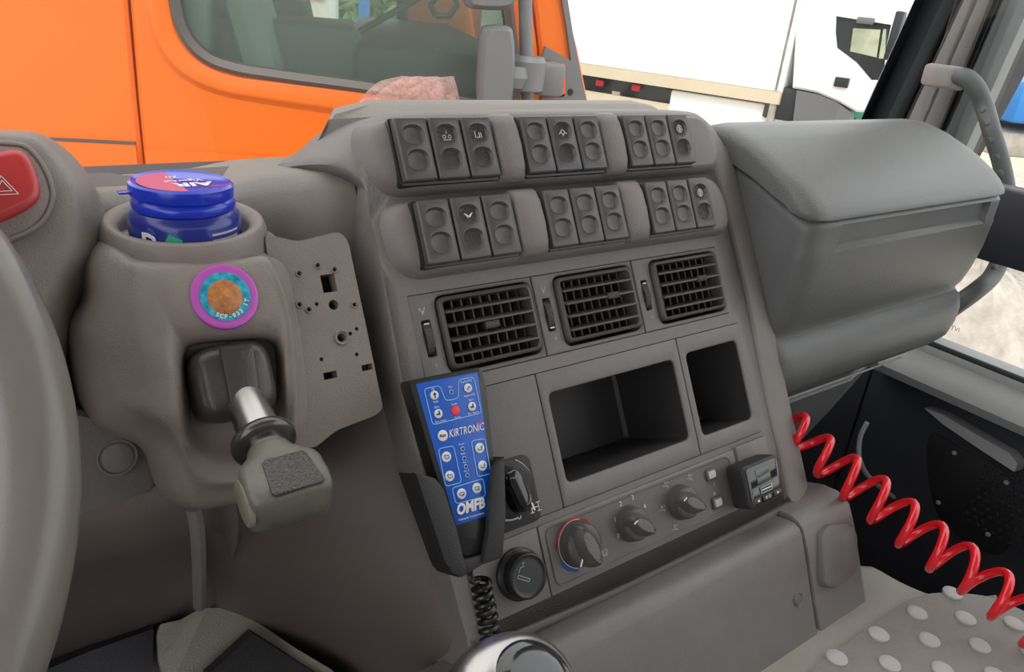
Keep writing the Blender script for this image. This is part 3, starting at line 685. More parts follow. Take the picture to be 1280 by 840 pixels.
# perforated plate beside it
mb = MB()
po = [pw(x, y, .006) for x, y in ((330, 292), (372, 302), (424, 289), (435, 300), (457, 405), (479, 511), (470, 519), (420, 538), (394, 560), (360, 560), (350, 400))]
def hpx(x, y, dx, dy, w=.006):
    cu, cv = uvw(x, y, w); return [PV(cu - dx, cv - dy, w), PV(cu + dx, cv - dy, w), PV(cu + dx, cv + dy, w), PV(cu - dx, cv + dy, w)]
def cpx(x, y, r, w=.006, n=14):
    cu, cv = uvw(x, y, w); return [PV(cu + r * math.cos(2 * math.pi * k / n), cv + r * math.sin(2 * math.pi * k / n), w) for k in range(n)]
holes = [hpx(411, 354, .0045, .0055), hpx(413, 469, .0042, .0021), hpx(459, 459, .0036, .0019), cpx(417, 381, .0031), cpx(427, 422, .0026)]
small = ((374, 342), (397, 332), (418, 337), (374, 381), (386, 387), (443, 381), (446, 411), (438, 417), (402, 449), (446, 443), (396, 380))
for q in small: holes.append(cpx(*q, .0013, n=8))
pof = catm(rpoly(po, .004, 2), 1)
mb.holed(pof, holes, -ND, .010)
obj('perforated_plate', mb, M['dash_l'], mod, label='flat plate full of small drilled holes', sharp=30)
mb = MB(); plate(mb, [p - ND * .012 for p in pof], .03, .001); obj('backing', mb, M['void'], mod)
for q in small[:6]:
    mb = MB(); cu, cv = uvw(*q, .006); mb.lathe([(.0022, -.0005), (.0024, .0004), (.0019, .0009), (.0014, .0006), (.0013, -.002)], PV(cu, cv, .006), ND, 16, cap0=False, cap1=False); obj('hole_rim', mb, M['dash_l'], mod)
mb = MB(); cu, cv = uvw(427, 422, .006); mb.lathe([(.0048, -.0005), (.0050, .0004), (.0042, .0014), (.0034, .0010), (.0027, -.002)], PV(cu, cv, .006), ND, 24, cap0=False, cap1=False); obj('hole_rim', mb, M['dash_l'], mod)
# lever boot: gloss dark cover filling the recess
bc = uvw(295, 476, .018)
mb = MB(); rings = []
for hgt, f in ((-.010, .98), (.006, 1.0), (.013, .97), (.017, .88), (.0195, .70), (.0200, .4)):
    rings.append([PV(bc[0] + .0215 * f * math.copysign(abs(math.cos(t)) ** .55, math.cos(t)) , bc[1] + .0215 * f * math.copysign(abs(math.sin(t)) ** .5, math.sin(t)), .004 + hgt) for t in [2 * math.pi * q / 44 for q in range(44)]])
mb.loft(rings); obj('boot', mb, M['boot'], mod, sharp=60, label='dark glossy lever boot')
mb = MB(); plate(mb, rpoly([pw(x, y, .0262) for x, y in ((275, 434), (317, 430), (327, 508), (290, 514))], .003, 3), .006, .0012); obj('boot_cover', mb, M['boot'], mod)
# cup holder ring on top
rc = EYE + Vector((.104, .452, -.1345))
mb = MB(); mb.lathe([(.0440, -.034), (.0472, -.0165), (.0450, -.0055), (.0434, -.0012), (.0416, .0), (.0385, -.0006), (.0355, -.0030), (.0345, -.007), (.0338, -.045), (.001, -.045)], rc, Vector((0, -.06, 1)), 56, cap0=False, cap1=True)
obj('cup_ring', mb, M['dash_l'], mod, sharp=70)

# gum tub standing in the cup holder
tub = thing('gum_tub', rc + Vector((0, 0, -.0295)), 'round blue plastic chewing gum tub standing in the cup holder', 'tub')
TS = .446 / .392
tc_ = Vector((.1030, .446, 0)) + EYE
mb = MB(); mb.lathe([(r_ * TS, h_ * TS) for r_, h_ in [(.0255, -.153), (.0265, -.150), (.0265, -.1165), (.0258, -.1138), (.0235, -.1112), (.0225, -.1100)]], tc_, Vector((0, 0, 1)), 56); obj('tub_body', mb, M['tub2'], tub, sharp=35)
mb = MB(); mb.lathe([(r_ * TS, h_ * TS) for r_, h_ in [(.0225, -.1108), (.0240, -.1104), (.0243, -.1078), (.0238, -.1062), (.0228, -.1054), (.0222, -.1035)]], tc_, Vector((0, 0, 1)), 56); obj('neck_band', mb, M['tub'], tub, sharp=35)
tilt = Vector((.03, .0, 1)).normalized()
lo = tc_ + Vector((-.0005, 0, -.1000 * TS))
mb = MB(); mb.lathe([(r_ * TS, h_ * TS) for r_, h_ in [(.0225, -.0045), (.0240, -.0042), (.0243, -.001), (.0240, .0012), (.0228, .0022), (.0215, .0016), (.0210, .0014)]], lo, tilt, 56); lid_ = obj('tub_lid', mb, M['tub'], tub, sharp=35)
mb = MB(); mb.box(lo + Vector((-.0300, -.001, -.002)), Vector((.003, 0, 0)), Vector((0, .003, 0)), Vector((0, 0, .0006)), .0005); obj('pull_tab', mb, M['tub'], lid_)
mb = MB(); a_ = [lo + tilt * .00175 + Vector((0.0231 * math.cos(t), 0.0231 * math.sin(t), -0.0231 * math.cos(t) * .03)) for t in [R(100 + 165 * k / 24) for k in range(25)]]
mb.loft([a_, [p + tilt * .0003 for p in a_]]); obj('lid_print', mb, M['tubpink'], lid_, label='pink half of the lid print')
TZ = lo + tilt * .0024
text('AIR', TZ + Vector((.004, -.009, 0)), Vector((-1, 0, 0)), Vector((0, -1, 0)), .011, M['white'], lid_, bold=.0004, sx=1.2)
text('Vigorsol', TZ + Vector((.001, .000, 0)), Vector((-1, 0, 0)), Vector((0, -1, 0)), .0060, M['white'], lid_, bold=.0001)
text('70', TZ + Vector((-.003, .0095, 0)), Vector((-1, 0, 0)), Vector((0, -1, 0)), .0075, M['white'], lid_)
# side print wrapped on the body
def wrap(name, a0, a1, z0, z1, m, label=None, r=.0303):
    mb = MB(); A = [R(a0 + (a1 - a0) * k / 8) for k in range(9)]
    mb.loft([[tc_ + Vector((r * math.cos(a), r * math.sin(a), z)) for a in A] for z in (z0, z1)], False, False, False); return obj(name, mb, m, tub, label, norm=False)
for i in range(5): wrap('text_line', -78, -42, -.1345 - i * .0033, -.1357 - i * .0033, M['greyp'], None)
mb = MB(); A = [R(x) for x in (-128, -120, -112, -108)]
mb.loft([[tc_ + Vector((0.0304 * math.cos(a), 0.0304 * math.sin(a), z)) for a in A] for z in (-.155, -.143)], False, False, False)
mb.loft([[tc_ + Vector((0.0304 * math.cos(a), 0.0304 * math.sin(a), z)) for a, z in zip(A, (-.143, -.143, -.143, -.143))], [tc_ + Vector((0.0304 * math.cos(a), 0.0304 * math.sin(a), z)) for a, z in zip(A, (-.1405, -.1335, -.1355, -.1365))]], False, False, False)
obj('green_patch', mb, M['green'], tub, 'green shape printed on the side', norm=False)
ang0 = -141; o_ = tc_ + Vector((0.0307 * math.cos(R(ang0)), 0.0307 * math.sin(R(ang0)), -.1395)); text('D', o_, Vector((-math.sin(R(ang0)), math.cos(R(ang0)), 0)), Vector((0, 0, 1)), .013, M['white'], tub, bold=.0006)

# round badge stuck on the module
bw = .0228; bu, bv = uvw(281, 371, bw)
bdg = thing('badge', PV(bu, bv, bw - .002), 'round badge with a purple rim and cyan and orange print stuck below the cup holder', 'badge')
mb = MB(); mb.lathe([(.0178, -.004), (.0180, .0), (.0175, .0012), (.0160, .0018), (.0135, .0014), (.001, .0014)], PV(bu, bv, bw), ND, 48); obj('badge_rim', mb, M['purple'], bdg, 'purple rim')
mb = MB(); mb.lathe([(.0133, .0014), (.0133, .0018), (.001, .0019)], PV(bu, bv, bw), ND, 40); obj('badge_print', mb, M['cyan'], bdg, 'mottled cyan print')
mb = MB(); mb.lathe([(1, 0), (.98, .0001), (.1, .00015)], PV(bu - .0004, bv + .0005, bw + .0019), ND, 30, e=(.0092, .0095)); obj('orange_patch', mb, M['badge_or'], bdg, 'mottled orange round patch')
for i, ch in enumerate('SCP-033 IT'):
    a = R(-38 + i * 11.5 + 4); rr_ = .0112
    ptext(ch, bu + rr_ * math.sin(a), bv + rr_ * math.cos(a), bw + .0023, .0031, M['white'], bdg, rot=math.degrees(a), bold=.00012)

# ------------------------------------------------------------------ parking brake lever
lp0 = pw(312, 512, .024); lp1 = onp(356, 612, lp0 + ND * .04 - VD * 0, ND)
la = (lp1 - lp0).normalized(); lu = (UX - la * UX.dot(la)).normalized(); lw_ = la.cross(lu)
lev = thing('brake_lever', lp0, 'grey T-shaped lever knob on a steel shaft poking out of the dark boot', 'lever')
L_ = (lp1 - lp0).length
mb = MB(); mb.lathe([(.0100, -.01), (.0108, .0), (.0110, L_ * .30), (.0112, L_ * .42)], lp0, la, 36); obj('shaft', mb, M['metal'], lev)
mb = MB(); mb.lathe([(.0092, L_ * .36), (.0140, L_ * .36), (.0166, L_ * .39), (.0170, L_ * .43), (.0164, L_ * .47), (.0140, L_ * .49), (.0092, L_ * .49)], lp0, la, 44, cap0=False, cap1=False); obj('lift_ring', mb, M['darkmetal'], lev, sharp=60)
mb = MB(); mb.lathe([(.0104, L_ * .40), (.0108, L_ * .62), (.0112, L_ * .72)], lp0, la, 36); obj('neck', mb, M['metal'], lev)
mb = MB(); rings = []
def sq(o, a, b, e=.5, n=48): return [o + lu * (a * math.copysign(abs(math.cos(t)) ** e, math.cos(t))) + lw_ * (b * math.copysign(abs(math.sin(t)) ** e, math.sin(t))) for t in [2 * math.pi * q / n for q in range(n)]]
for h_, a, b_, e in ((.56, .0112, .0110, .9), (.64, .0128, .0115, .8), (.72, .0170, .0120, .6), (.79, .0195, .0128, .35), (.87, .0205, .0136, .28), (1.05, .0208, .0140, .26), (1.15, .0204, .0136, .28), (1.21, .0195, .0126, .35), (1.24, .0175, .0108, .5)):
    rings.append(sq(lp0 + la * (L_ * h_), a, b_, e))
mb.loft(rings); kb = obj('knob', mb, M['knob_l'], lev, sharp=50)
# two grip pads: front face of the knob and left cheek
fs = 1 if lw_.dot(-ray(356, 612).normalized()) > 0 else -1
mb = MB(); c_ = lp0 + la * (L_ * 1.02) + lw_ * fs * .0147
q4 = [c_ + lu * a + la * b for a, b in ((-.0095, -.0110), (.0125, -.0115), (.0155, .0105), (-.0110, .0115))]
plate(mb, rpoly(q4, .003, 3), .003, .0008, lw_ * fs); obj('grip_pad', mb, M['knob_d'], kb, 'dark textured pad')
mb = MB(); c_ = lp0 + la * (L_ * 1.03) - lu * .0215
plate(mb, [c_ + la * (.0130 * math.cos(t)) + lw_ * (.0095 * math.sin(t)) for t in [2 * math.pi * q / 28 for q in range(28)]], .003, .0008, -lu); obj('end_cap', mb, M['endcap'], kb)

# ------------------------------------------------------------------ hazard switch pod and steering wheel
hz = thing('instrument_pod', PV(-.02, -.08, -.03), 'rounded end of the brown grey instrument housing holding the red hazard switch', 'instrument housing')
Ho = [(-110, 172), (-40, 164), (15, 163), (52, 168), (88, 192), (114, 226), (128, 258), (136, 292), (126, 335), (104, 372), (92, 396), (84, 440), (60, 520), (20, 600), (-60, 620), (-140, 500), (-160, 300)]
Hm = [(-110, 180), (-40, 172), (10, 172), (44, 178), (66, 204), (84, 232), (92, 256), (94, 284), (84, 318), (66, 350), (52, 380), (36, 420), (10, 500), (-20, 560), (-60, 570), (-130, 480), (-150, 300)]
rgs = [[pw(x, y, -.10) for x, y in Ho], [pw(x, y, -.035) for x, y in Ho], [pw((x + a) / 2 + 3, (y + b) / 2 - 2, -.012) for (x, y), (a, b) in zip(Ho, Hm)], [pw(x, y, .0) for x, y in Hm], [pw(x * .6 - 14, (y - 260) * .55 + 260, .002) for x, y in Hm]]
mb = MB(); mb.loft(smooth_rings(rgs, 4, 3)); obj('housing', mb, M['dash_l'], hz, sharp=80)
g1 = [pw(x, y, .006) for x, y in ((-110, 185), (-40, 177), (10, 176), (36, 182), (56, 204), (68, 232), (69, 252), (58, 276), (38, 292), (10, 304), (-30, 320), (-120, 345))]
mb = MB(); gp = catm(g1, 5); mb.loft([[p - ND * .012 for p in gp], [p + ND * .0 for p in gp], [p + ND * .0008 for p in inset(gp, .0008)], [p + ND * .0008 for p in inset(gp, .0020)], [p - ND * .0002 for p in inset(gp, .0026)], [p + ND * .0006 for p in inset(gp, .0036)]]); obj('switch_surround', mb, M['dash_l'], hz, sharp=50)
g2 = [pw(x, y, .008) for x, y in ((-60, 230), (-30, 200), (0, 190), (22, 188), (36, 198), (46, 220), (50, 240), (46, 252), (30, 264), (0, 278), (-40, 292), (-70, 280))]
mb = MB(); gp = catm(g2, 5); mb.loft([[p - ND * .004 for p in gp], [p + ND * .001 for p in gp], [p + ND * .0022 for p in inset(gp, .0010)], [p + ND * .0030 for p in inset(gp, .003)], [p + ND * .0033 for p in inset(gp, .0042)]]); hb = obj('hazard_button', mb, M['hazred'], hz, 'red hazard button with a white double triangle', sharp=60)
cu, cv = uvw(4, 233, .0118)
mb = MB(); 
for s_ in (.0056, .0033): strokes(mb, [[(cu - s_, cv + s_ * .72), (cu, cv - s_ * .95), (cu + s_, cv + s_ * .72), (cu - s_, cv + s_ * .72)]], .0004, .0118)
obj('triangle_symbol', mb, M['white'], hb)

swc = EYE + Vector((-.207, .366, -.191)); st_t, st_s, SR = .7841, -.1215, .2168
sn = Vector((math.sin(st_s), -math.cos(st_t) * math.cos(st_s), math.sin(st_t) * math.cos(st_s))).normalized()
sa = sn.cross(Vector((0, 0, 1))).normalized(); sb_ = sn.cross(sa)
sw = thing('steering_wheel', swc, 'thick worn grey steering wheel rim at the left edge of the view', 'steering wheel')
mb = MB(); n = 160; pts = [[swc + (sa * math.cos(th) + sb_ * math.sin(th)) * (SR + .018 * math.cos(ph)) + sn * (.018 * math.sin(ph)) for ph in [2 * math.pi * k / 20 for k in range(20)]] for th in [2 * math.pi * k / n for k in range(n + 1)]]
mb.loft(pts, True, False, False); obj('rim', mb, M['wheel'], sw, sharp=80)
for a in (200, 340, 90):
    d = sa * math.cos(R(a)) + sb_ * math.sin(R(a)); mb = MB(); mb.tube([swc + d * .05 - sn * .03, swc + d * .13 - sn * .015, swc + d * (SR - .01)], .012, 10); obj('spoke', mb, M['wheel'], sw)
mb = MB(); mb.lathe([(.07, -.06), (.08, -.03), (.075, -.01), (.05, .0), (.01, .002)], swc, sn, 40); obj('hub', mb, M['dash'], sw)

# ------------------------------------------------------------------ remote control in its holder
HW = .040
hold = thing('remote_holder', pw(590, 660, .02), 'black plastic cradle screwed to the console holding the blue-faced remote', 'holder')
def prism(mb, pts, w0, w1, b=.001): return plate(mb, [pw(x, y, w1) for x, y in pts], w1 - w0, b)
def prism(mb, pts, w0, w1, b=.001): return plate(mb, [pw(x, y, w1) for x, y in pts], w1 - w0, b)
mb = MB(); prism(mb, [(522, 600), (628, 580), (629, 697), (604, 706), (575, 722), (560, 712)], .018, .024); obj('back_plate', mb, M['blackm'], hold)
mb = MB(); prism(mb, [(519, 592), (525, 592), (577, 720), (570, 721), (562, 712)], .019, .042); obj('side_wall', mb, M['blackm'], hold)
mb = MB(); prism(mb, [(626, 576), (631, 571), (633, 640), (629, 697), (622, 699)], .019, .042); obj('side_wall', mb, M['blackm'], hold)
mb = MB(); prism(mb, [(519, 591), (532, 594), (545, 598), (555, 611), (570, 655), (581, 700), (584, 719), (574, 722), (564, 715), (556, 702)], .042, .0465, .0012); obj('front_lip', mb, M['blackm'], hold)
mb = MB(); prism(mb, [(631, 571), (622, 577), (617, 588), (614, 620), (611, 665), (604, 704), (629, 696), (633, 640)], .042, .0465, .0012); obj('front_lip', mb, M['blackm'], hold)
mb = MB(); prism(mb, [(560, 706), (578, 700), (604, 694), (629, 686), (629, 697), (604, 706), (578, 722), (570, 720)], .020, .0440, .001); obj('bottom_wall', mb, M['blackm'], hold)
mb = MB(); mb.lathe([(.009, -.018), (.009, .0)], pw(590, 640, .019), ND, 20); obj('mount_stud', mb, M['blackm'], hold)
rem = thing('remote_control', pw(570, 580, .022), 'slim black remote control with a blue button face standing in the black cradle', 'remote control')
mb = MB(); ro = rpoly([pw(x, y, HW) for x, y in ((511, 476), (602, 458), (608, 480), (630, 684), (580, 698), (566, 665))], .003, 3)
plate(mb, ro, .0135, .0014); obj('case', mb, M['black'], rem, sharp=40)
FB = HW + .0004
mb = MB(); fo = rpoly([pw(x, y, FB) for x, y in ((520, 480), (597, 465), (620, 641), (570, 657))], .001, 2); plate(mb, fo, .0010, .0002); face = obj('face_plate', mb, M['blue'], rem, 'bright blue printed face')
W1 = FB + .0004
def dirs(x, y, w):
    o = pw(x, y, w); e = (pw(x + 10, y - 2.2, w) - o); e = (e - ND * e.dot(ND)).normalized(); return o, e
def rtext(s, x, y, size, m='white', rot=9, **k):
    u, v = uvw(x, y, W1 + .0003); return ptext(s, u, v, W1 + .0003, size, M[m], face, rot=-rot * 0 + RT, **k)
RT = -3.0
def rline(l, wd=.0005, m='lblue', nm='outline', closed=True):
    mb = MB(); pts = [uvw(x, y, W1) for x, y in l]; P3 = [PV(u, v, 0) for u, v in pts]
    if closed: P3 = rpoly(P3, .0022, 3); P3.append(P3[0])
    strokes(mb, [[(p.x - EYE.x, (p - EYE).dot(VD)) for p in P3]], wd, W1); obj(nm, mb, M[m], face)
rline([(530, 486), (550, 482), (557, 501), (573, 498), (573, 475), (592, 471), (602, 516), (541, 531)])
rline([(548, 561), (567, 557), (577, 603), (557, 608)])
rline([(589, 551), (606, 548), (614, 592), (597, 596)])
rline([(565, 610), (604, 598), (607, 620), (570, 630)])
def rbtn(x, y, r, m='btn', nm='button', g=None):
    u, v = uvw(x, y, W1); mb = MB(); mb.lathe([(r, -.0002), (r, .0003), (r * .85, .0005), (.0001, .0005)], PV(u, v, W1), ND, 22)
    o = obj(nm, mb, M[m], rem)
    if g is not None:
        mb = MB(); q = r * .5; w_ = W1 + .0008
        if g == 'up': strokes(mb, [[(u, v + q), (u, v - q)], [(u - q * .5, v - q * .3), (u, v - q), (u + q * .5, v - q * .3)]], .0007, w_)
        elif g == 'dot': strokes(mb, [[(u + q * .3, v - q), (u + q * .3, v + q * .5)], [(u - q, v + q * .2), (u - q * .3, v + q * .2)]], .0009, w_)
        elif g == 'o': strokes(mb, [arc(u - q * .4, v + q * .3, q * .4, 0, 360, 8), arc(u + q * .4, v - q * .4, q * .4, 0, 360, 8)], .0003, w_)
        elif g == 'L': strokes(mb, [[(u - q, v - q * .4), (u - q * .5, v + q * .7), (u + q * .9, v + q * .7), (u + q * .8, v - q * .5), (u - q * .3, v - q * .5)], [(u - q * 1.2, v - q * .6), (u - q * .4, v - q * .9)]], .0004, w_)
        elif g == 'R': strokes(mb, [[(u - q, v - q * .3), (u - q * .8, v + q * .7), (u + q * .6, v + q * .7), (u + q * .6, v - q * .3)], [(u + q * 1.1, v - q), (u + q * .5, v - q * .2), (u + q, v)]], .0004, w_)
        elif g == 'B': strokes(mb, [[(u - q, v - q * .5), (u + q * .6, v - q * .5), (u + q, v), (u + q * .4, v + q * .5), (u - q, v + q * .5), (u - q, v - q * .5)], [(u - q * .2, v + q), (u + q * .8, v + q * .6)]], .0004, w_)
        obj('symbol', mb, M['navy'], o, norm=False)
    return o
for x, y, g_ in ((543, 494, 'up'), (585, 485, 'o'), (548, 517, 'dot'), (590, 508, 'dot')): rbtn(x, y, .0027, g=g_)
rbtn(569.5, 513, .0028, 'redled', 'red_button')
rbtn(553.5, 544.5, .0033, 'btn'); ptext('Aux', *uvw(553.5, 544.5, W1 + .0009), W1 + .0009, .0026, M['navy'], face, rot=RT, bold=.0001)
for x, y, g_ in ((558, 571, 'L'), (562, 595, 'L'), (599.5, 560, 'R'), (603, 582, 'R'), (577, 617, 'B'), (596, 610, 'B')): rbtn(x, y, .0031, g=g_)
for x, y in ((564, 490), (578, 561), (580, 573), (582, 583), (584, 594)):
    u, v = uvw(x, y, W1); mb = MB(); mb.lathe([(.0014, 0), (.0014, .0004), (.0010, .0005)], PV(u, v, W1), ND, 16); o = obj('indicator_ring', mb, M['lblue'], rem)
    mb = MB(); mb.lathe([(.0009, .0004), (.0009, .0007), (.0002, .0008)], PV(u, v, W1), ND, 12); obj('indicator', mb, M['navy'], o)
rtext('KIRTRONIC', 583, 538, .0066, bold=.00005, shear=.25, sx=.72)
rtext('300', 599, 529.5, .0030, 'redled')
rtext('OMFB', 588, 633.5, .0088, bold=.0004, shear=.2, sx=.85)
rtext('Hydraulic Components', 589, 645.5, .0019, sx=1.0)
for s, x, y in (('Up', 541, 486), ('Radio', 545, 502), ('PTO', 563, 484), ('Eng.Rev.PTO', 583, 476.5), ('Eng.Rev.PTO', 587, 494), ('BM E', 546, 509), ('Bloc. Levage', 551, 526), ('Enable', 568, 505), ('Arrest', 572, 521.5), ('BM T', 589, 500), ('Bloc. Attache', 592, 516), ('Power', 577, 555), ('Radio', 579, 567), ('Act. 1', 582, 577.5), ('Act. 2', 583, 588.5)):
    rtext(s, x, y, .0018, sx=.85)
# coiled cord of the remote
def helix(ctrl, r, turns, n=14, wob=None):
    path = catm([Vector(p) for p in ctrl], 40, False); L = [0]
    for a, b in zip(path, path[1:]): L.append(L[-1] + (b - a).length)
    out = []; N = int(turns * n); up = None; j = 0
    for i in range(N + 1):
        s = L[-1] * i / N
        while j < len(L) - 2 and L[j + 1] < s: j += 1
        f = (s - L[j]) / max(1e-9, L[j + 1] - L[j]); p = path[j].lerp(path[j + 1], f); t = (path[j + 1] - path[j]).normalized()
        if up is None: up = t.orthogonal().normalized()
        up = (up - t * up.dot(t)).normalized(); sd_ = t.cross(up); a = 2 * math.pi * i / n
        rr_ = r if not wob else r * wob(i / N)
        out.append(p + (up * math.cos(a) + sd_ * math.sin(a)) * rr_)
    return out
cord = thing('coiled_cord', pw(612, 790, .03), 'black coiled cord hanging from the bottom of the remote cradle', 'cord')
hx = helix([pw(600, 722, .032), pw(604, 745, .031), pw(609, 770, .030), pw(613, 800, .030), pw(616, 830, .030)], .0052, 10, 16)
mb = MB(); mb.tube(hx, .0019, 8); obj('coil', mb, M['cord'], cord)
mb = MB(); lead = catm([pw(594, 702, .030), pw(588, 712, .034), pw(590, 726, .036), hx[0]], 6, False); mb.tube(lead, .0017, 8); obj('lead', mb, M['cord'], cord)

# cigarette lighter
cl = uvw(652, 718, .006)
li = thing('cigarette_lighter', PV(*cl, .0), 'round black cigarette lighter in the console beside the coiled cord', 'lighter')
mb = MB(); mb.lathe([(.0175, .0), (.0178, .003), (.0165, .0045), (.0150, .0050), (.0150, .0085), (.0155, .0095), (.0155, .0115), (.0148, .0130), (.0138, .0134), (.0128, .0126), (.0110, .0126)], PV(*cl, .0015), ND, 44); lb = obj('lighter_knob', mb, M['black'], li, sharp=40)
cu, cv = uvw(655, 717, .0142); w_ = .0145
mb = MB(); strokes(mb, [[(cu - .0058, cv + .0010), (cu - .0045, cv - .0005), (cu + .0035, cv + .0048), (cu + .0022, cv + .0062), (cu - .0058, cv + .0010)], [(cu - .0042, cv - .0018), (cu - .002, cv - .0045), (cu + .0005, cv - .0045), (cu + .0005, cv - .007), (cu + .002, cv - .0065)]], .0005, w_); obj('cigarette_symbol', mb, M['greenp'], lb)

# small display unit stuck on the right
dw_ = .022
dq = [(930, 583), (971, 570), (980, 617), (938, 639)]
du = [uvw(x, y, dw_) for x, y in dq]; d0, d1 = (du[0][0] + du[3][0]) / 2, (du[1][0] + du[2][0]) / 2; e0, e1 = (du[0][1] + du[1][1]) / 2, (du[2][1] + du[3][1]) / 2
dsp = thing('display_unit', PV((d0 + d1) / 2, (e0 + e1) / 2, .004), 'small square black heater timer with a display at the right end of the console', 'timer')
mb = MB(); plate(mb, rrect(d0 - .001, d1 + .001, e0 - .001, e1 + .001, .005, dw_, 5), .017, .002); obj('timer_case', mb, M['blackm'], dsp, sharp=50)
mb = MB(); plate(mb, rrect(d0 + .002, d1 - .0015, e0 + .0015, e1 - .0015, .003, dw_ + .0006, 4), .001, .0003); df = obj('timer_face', mb, M['glossb'], dsp)
dx, dy = d1 - d0, e1 - e0; wf = dw_ + .0010
mb = MB(); plate(mb, rrect(d0 + dx * .30, d0 + dx * .70, e0 + dy * .14, e0 + dy * .50, .0008, wf, 2), .0006, .0001); obj('display', mb, M['lcd'], df, 'greenish grey display window')
def dbtn(a, b, c, d, g):
    mb = MB(); u0, u1, v0, v1 = d0 + dx * a, d0 + dx * b, e0 + dy * c, e0 + dy * d; cu, cv = (u0 + u1) / 2, (v0 + v1) / 2
    plate(mb, rrect(u0, u1, v0, v1, .0006, wf, 2), .0006, .0001); o = obj('timer_button', mb, M['black'], df)
    mb = MB(); w_ = wf + .0004
    if g == 'l': mb.poly([PV(cu + .0018, cv - .0013, w_), PV(cu + .0018, cv + .0013, w_), PV(cu - .0014, cv, w_)])
    elif g == 'r': mb.poly([PV(cu - .0018, cv - .0013, w_), PV(cu - .0018, cv + .0013, w_), PV(cu + .0014, cv, w_)])
    elif g == 'm': strokes(mb, [[(cu - .003, cv + .0008), (cu - .001, cv + .0008), (cu - .001, cv - .0008), (cu - .003, cv - .0008), (cu - .003, cv + .0008)], arc(cu + .002, cv, .0012, 0, 360, 8)], .0005, w_)
    else: strokes(mb, [[(u0 + .0004, v0 + .0004), (u1 - .0004, v0 + .0004), (u1 - .0004, v1 - .0004), (u0 + .0004, v1 - .0004), (u0 + .0004, v0 + .0004)]], .0004, w_); strokes(mb, [[(u0 + .002, cv), (u1 - .001, cv)]], .0010, w_)
    obj('symbol', mb, M['white'], o, norm=False)
dbtn(.32, .66, .58, .74, 'bar'); dbtn(.08, .30, .80, .93, 'l'); dbtn(.36, .62, .80, .93, 'm'); dbtn(.68, .92, .80, .93, 'r')

# ------------------------------------------------------------------ passenger side storage bin
bn = thing('passenger_bin', EYE + Vector((.78, .42, -.34)), 'large dark grey storage bin with a lid on the passenger side of the dashboard', 'storage bin')
def binsec(x, sh, rec):
    pr = [(.54, -.115), (.47, -.118), (.42, -.132), (.385, -.146), (.362, -.1535), (.3565, -.158), (.3555, -.1605 if rec else -.1605), (.3555 + rec, -.1635), (.3555 + rec, -.1815), (.3545, -.1855), (.3550, -.192), (.3560, -.215), (.3600, -.242), (.3655, -.262), (.3700, -.2705), (.3690, -.2745), (.3590, -.2800), (.3530, -.290), (.3500, -.306), (.3510, -.322), (.3600, -.334), (.40, -.343), (.54, -.350)]
    cy, cz = .45, -.235
    return [EYE + Vector((x, cy + (y - cy) * (1 - sh), cz + (z - cz) * (1 - sh * .6))) for y, z in pr]
mb = MB(); secs = [(.592, .16, 0), (.5935, .10, 0), (.598, .045, 0), (.606, .012, 0), (.618, .0, 0), (.637, 0, 0), (.640, 0, .006), (.925, 0, .006), (.928, 0, 0), (.940, 0, 0), (.952, .012, 0), (.958, .05, 0), (.960, .12, 0)]
rg = []
for x, sh, rc_ in secs:
    s_ = binsec(x, sh, rc_)
    if x > .9: s_ = [p + Vector(((-(max(0, -.27 - (p.z - EYE.z))) * .55), 0, 0)) for p in s_]
    rg.append(s_)
mb.loft(rg); obj('bin_body', mb, M['bin'], bn, sharp=45)
def lidsec(x, sh, dz=0):
    pr = [(.52, -.110), (.50, -.098), (.485, -.0935), (.465, -.0935), (.44, -.100), (.415, -.110), (.392, -.1205), (.374, -.1310), (.361, -.1415), (.3535, -.1500), (.3530, -.1540), (.3565, -.1565), (.362, -.1520), (.385, -.1440), (.42, -.1300), (.47, -.1160)]
    cy, cz = .44, -.135
    return [EYE + Vector((x, cy + (y - cy) * (1 - sh), cz + (z - cz) * (1 - sh) + dz)) for y, z in pr]
mb = MB(); mb.loft([lidsec(x, s_) for x, s_ in ((.588, .30), (.589, .16), (.593, .07), (.600, .022), (.612, .0), (.70, 0), (.90, 0), (.935, .0), (.952, .02), (.960, .07), (.964, .16), (.965, .30))])
obj('bin_lid', mb, M['lid'], bn, 'smooth grey lid', sharp=50)
# under-dash kick panel with a pale gap line
kp = thing('under_dash_panel', EYE + Vector((.8, .45, -.6)), 'dark grey panel under the passenger bin, with a pale strip along its top gap', 'panel')
mb = MB(); rings = []
for x, k in ((.50, 0), (.62, 0), (.76, 0), (.84, .02), (.90, .07), (.92, .14)):
    rings.append([EYE + Vector((x, y + k, z)) for y, z in ((.60, -.345), (.372, -.345), (.366, -.352), (.372, -.37), (.40, -.44), (.46, -.58), (.52, -.70), (.60, -.70))])
mb.loft(rings); obj('kick_panel', mb, M['bin'], kp, sharp=50)
mb = MB(); mb.tube([EYE + Vector(p) for p in ((.60, .3655, -.3445), (.70, .3655, -.3445), (.86, .3655, -.3445))], .0012, 6); obj('gap_strip', mb, M['sill'], kp)

